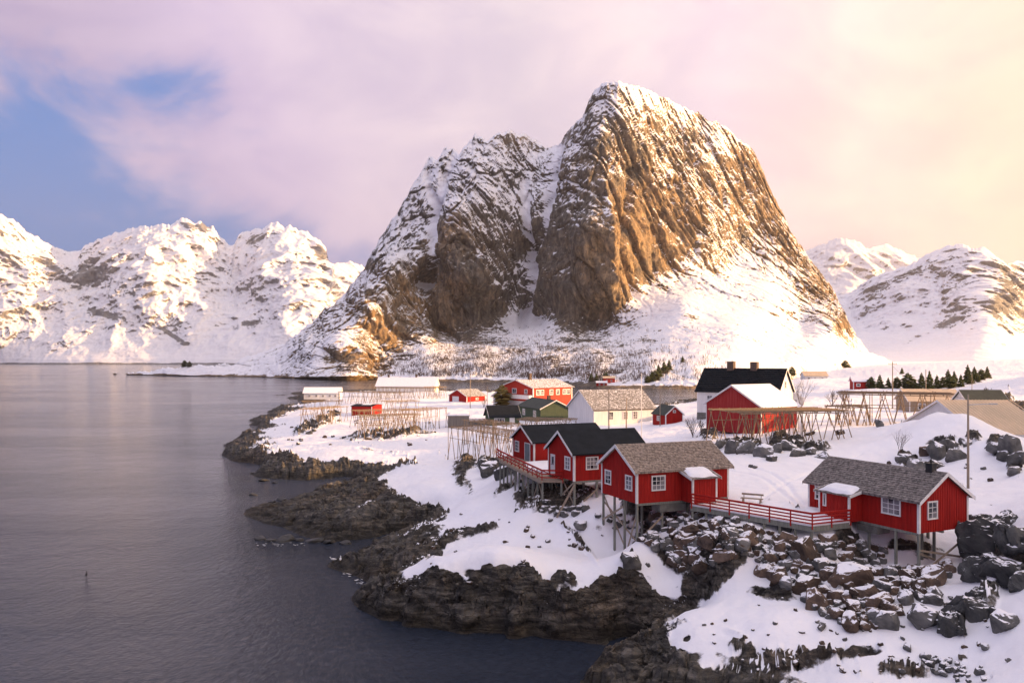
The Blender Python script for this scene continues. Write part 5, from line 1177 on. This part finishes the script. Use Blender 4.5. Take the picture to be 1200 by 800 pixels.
# pebbly rubble near the bottom right corner
scatter([(1075,770),(1110,772),(1150,785),(1160,799),(1090,799)], 26, 6, 12, kinds=range(9, 18), sink=.1)
for mi, (mt, lo, hi) in enumerate((('boulder_brown', 0, 9), ('boulder_grey', 9, 18))):
    V_, F_, k0 = [], [], 0
    for (px, py, w_, kd, sk) in SMALL:
        if not lo <= kd < hi: continue
        x, y, z = hit(px, py+w_*.15); s_ = w_*y/F/1.45; me = BM[kd][0]
        mt4 = Matrix.Translation((x, y+s_*.2, z+s_*(.55-sk))) @ Matrix.Rotation(rng.uniform(0, 6.28), 4, 'Z') @ Matrix.Rotation(rng.uniform(-.4, .4), 4, 'X') @ Matrix.Diagonal((s_, s_*.9, s_*rng.uniform(.7, 1.1), 1))
        V_ += [tuple(mt4 @ v.co) for v in me.vertices]; F_ += [tuple(k0+i for i in p.vertices) for p in me.polygons]; k0 += len(me.vertices)
    m_ = MB(); m_.v, m_.f = V_, F_; o = m_.build('rubble', M[mt], None, False, True)
# the dark cliff at the right edge and the slabs below it, as jointed blocks
CB = [boulder_mesh(s+200, 'cliff_grey', 5, .20) for s in range(6)]
for i, (px, py, w_, fl, lb) in enumerate(((1152,668,46,1.2,'dark cliff block lowest right of the slate-roofed cabin'),(1176,672,54,1.3,'dark cliff block with cracks at the right edge, below the top one'),(1163,634,50,1.3,'tall dark cliff block right beside the slate-roofed cabin'),
        (1190,640,46,1.3,'dark cliff block at the very right edge'),(1150,612,30,1.0,'top left block of the dark cliff beside the slate-roofed cabin'),(1178,612,34,.9,'snow-dusted top block of the dark cliff'),(1200,680,40,1.2,'dark cliff block cut by the right picture edge'),
        (1118,734,40,1.2,'dark upright slab left of the lone snow-topped block'),(1136,716,38,1.1,'dark grey slab between the cliff and the lone snow-topped block'),(1148,700,26,1.0,'small dark slab at the foot of the cliff'))):
    boulder(px, py, w_, None, .42, fl, lb, mesh=CB[i % 6])
# craggy outcrop boulders on the bank before the barn
for (px, py, w_, k_) in ((845,522,16,9),(860,526,24,10),(876,527,22,11),(897,532,26,12),(912,527,16,13),(925,525,20,14),(935,532,18,9),(950,530,16,15),(905,538,14,16),(965,535,14,17),(985,507,10,3),(1030,497,12,12),(950,508,11,2)):
    boulder(px, py, w_, k_, .35)
for (px, py, w_, k_) in ((1062,540,18,9),(1075,547,20,10),(1088,528,22,3),(1100,532,26,11),(1112,524,18,12),(1120,536,22,13),(1132,520,16,14),(1098,545,18,15),(1168,527,18,10),(1178,536,20,11),(1185,525,26,12),(1195,540,24,13),(1190,552,18,9)):
    boulder(px, py, w_, k_, .35)
for (px, py, w_, k_) in ((575,552,26,9),(588,556,24,16),(600,548,18,11),(566,546,14,12)): boulder(px, py, w_, k_, .3)

SKM = [boulder_mesh(s+300, 'skerry') for s in range(3)]
# skerries awash and a little foam where the swell meets the rock
for (px, py, w_, k_) in ((304,632,16,9),(318,634,12,10),(334,634,18,11),(350,633,14,12),(368,635,20,13),(386,636,14,14),(404,637,16,15),(318,590,12,10),(304,594,10,12),(330,586,12,16),(296,580,9,11),(309,563,12,9),(322,566,9,13)):
    p = P_at(px, py, 0); boulder(px, py, w_, k_, .50, .5, mesh=SKM[k_ % 3], lab='dark skerry awash off the left rock tongue' if py > 600 else 'small dark rock breaking the surface off the outer shore', at=(p.x, p.y, p.z))
fm = MB(); rs = random.Random(9)
for (cx_, cy_, L_, n_) in ((440,681,26,60),(452,679,20,70),(412,672,12,20),(330,638,30,26)):
    for _ in range(n_):
        p = P_at(cx_+rs.uniform(-L_, L_), cy_+rs.gauss(0, 1.6), 0.06); r = rs.uniform(.03, .13); n = 6; k = len(fm.v); a0 = rs.random()*6
        for i in range(n): a = a0+6.283*i/n; fm.v.append((p.x+math.cos(a)*r*rs.uniform(.7, 2.2), p.y+math.sin(a)*r*rs.uniform(.4, .9), .05+rs.uniform(0, .03)))
        fm.f.append(tuple(range(k, k+n)))
fm.build('sea_foam', M['feather'], None, False, True)
# ------------------------------------------------------------------ birds
def bird(label, px, py, s_, mat, on_water=False, name='gull'):
    if on_water: p = P_at(px, py, 0)
    else: p = Vector(hit(px, py))
    o = thing(name, label, 'bird', p, rng.uniform(0, 6))
    m = MB(); 
    prof = [(-.30, .02), (-.18, .07), (0, .11), (.14, .095), (.24, .04)]
    n = 8; zc = .10 if on_water else .30
    for (x, r) in prof:
        for i in range(n): a = 6.283*i/n; m.v.append((x*s_, math.cos(a)*r*s_, (zc+math.sin(a)*r*.9+x*.12)*s_))
    for k in range(len(prof)-1):
        for i in range(n): m.f.append((k*n+i, k*n+(i+1) % n, (k+1)*n+(i+1) % n, (k+1)*n+i))
    m.f.append(tuple(range(n))); m.f.append(tuple(range((len(prof)-1)*n, len(prof)*n)))
    m.build('body', M[mat], o, True)
    MB().rod((.2*s_, 0, (zc+.02)*s_), (.30*s_, 0, (zc+.2)*s_), .05*s_, .035*s_, 6).rod((.28*s_, 0, (zc+.19)*s_), (.36*s_, 0, (zc+.2)*s_), .055*s_, .04*s_, 6).build('head', M[mat], o, True)
    MB().rod((.35*s_, 0, (zc+.2)*s_), (.45*s_, 0, (zc+.18)*s_), .015*s_, .005*s_, 4).build('beak', M['ochre'], o)
    if not on_water:
        for y in (-.04, .04): MB().rod((0, y*s_, 0), (0, y*s_, (zc-.05)*s_), .012*s_, .012*s_, 4).build('leg', M['ochre'], o)
bird('white gull standing on the tip of the rock tongue, left one', 391, 659, 1.15, 'feather'); bird('white gull standing on the tip of the rock tongue, right one', 399, 659, 1.15, 'feather')
bird('small dark seabird floating on the open water at the left', 101, 674, 1.1, 'darkfeather', True, 'seabird')
# ------------------------------------------------------------------ unseen ridge right of the harbour, shaped to keep the foreground in shade
rx = np.linspace(95, 900, 60); ry = np.linspace(-260, 178, 50)
XX, YY = np.meshgrid(rx, ry)
prof = 118*np.exp(-((XX-430)/190)**2)*sstep(XX, 92, 230)*sstep(YY, 140, 88)*sstep(YY, -260, -120)
Hr = prof+fbm(np.stack([XX.ravel(), YY.ravel(), XX.ravel()*0], -1), .02, 5, .55).reshape(XX.shape)*20*sstep(prof, 5, 60)-4*sstep(prof, 6, 0)
Vr = np.stack([XX.ravel(), YY.ravel(), Hr.ravel()], -1)
o = np_mesh('shade_ridge', Vr, grid_faces(50, 60), M_land, True, {'snow': np.full(len(Vr), .7), 'warm': np.zeros(len(Vr))}); o['kind'] = 'structure'

# ------------------------------------------------------------------ winter air
hb = []
HX0, HX1, HY0, HY1, HZ0, HZ1 = -4300, 4900, -900, 7500, -6, 1350
Vh = np.array([(x, y, z) for x in (HX0, HX1) for y in (HY0, HY1) for z in (HZ0, HZ1)], float)
Fh = np.array([(0,1,3,2),(4,6,7,5),(0,4,5,1),(2,3,7,6),(0,2,6,4),(1,5,7,3)])
hz = np_mesh('haze', Vh, Fh, None, False); hz['kind'] = 'stuff'
m = bpy.data.materials.new('haze_air'); m.use_nodes = True; t = NT(m.node_tree); t.n.clear()
out = t.node('ShaderNodeOutputMaterial'); pv = t.node('ShaderNodeVolumePrincipled'); t.link(pv.outputs[0], out.inputs['Volume'])
pv.inputs['Color'].default_value = (1.0, .95, .95, 1); pv.inputs['Density'].default_value = 0.000058; pv.inputs['Anisotropy'].default_value = .62
hz.data.materials.append(m)
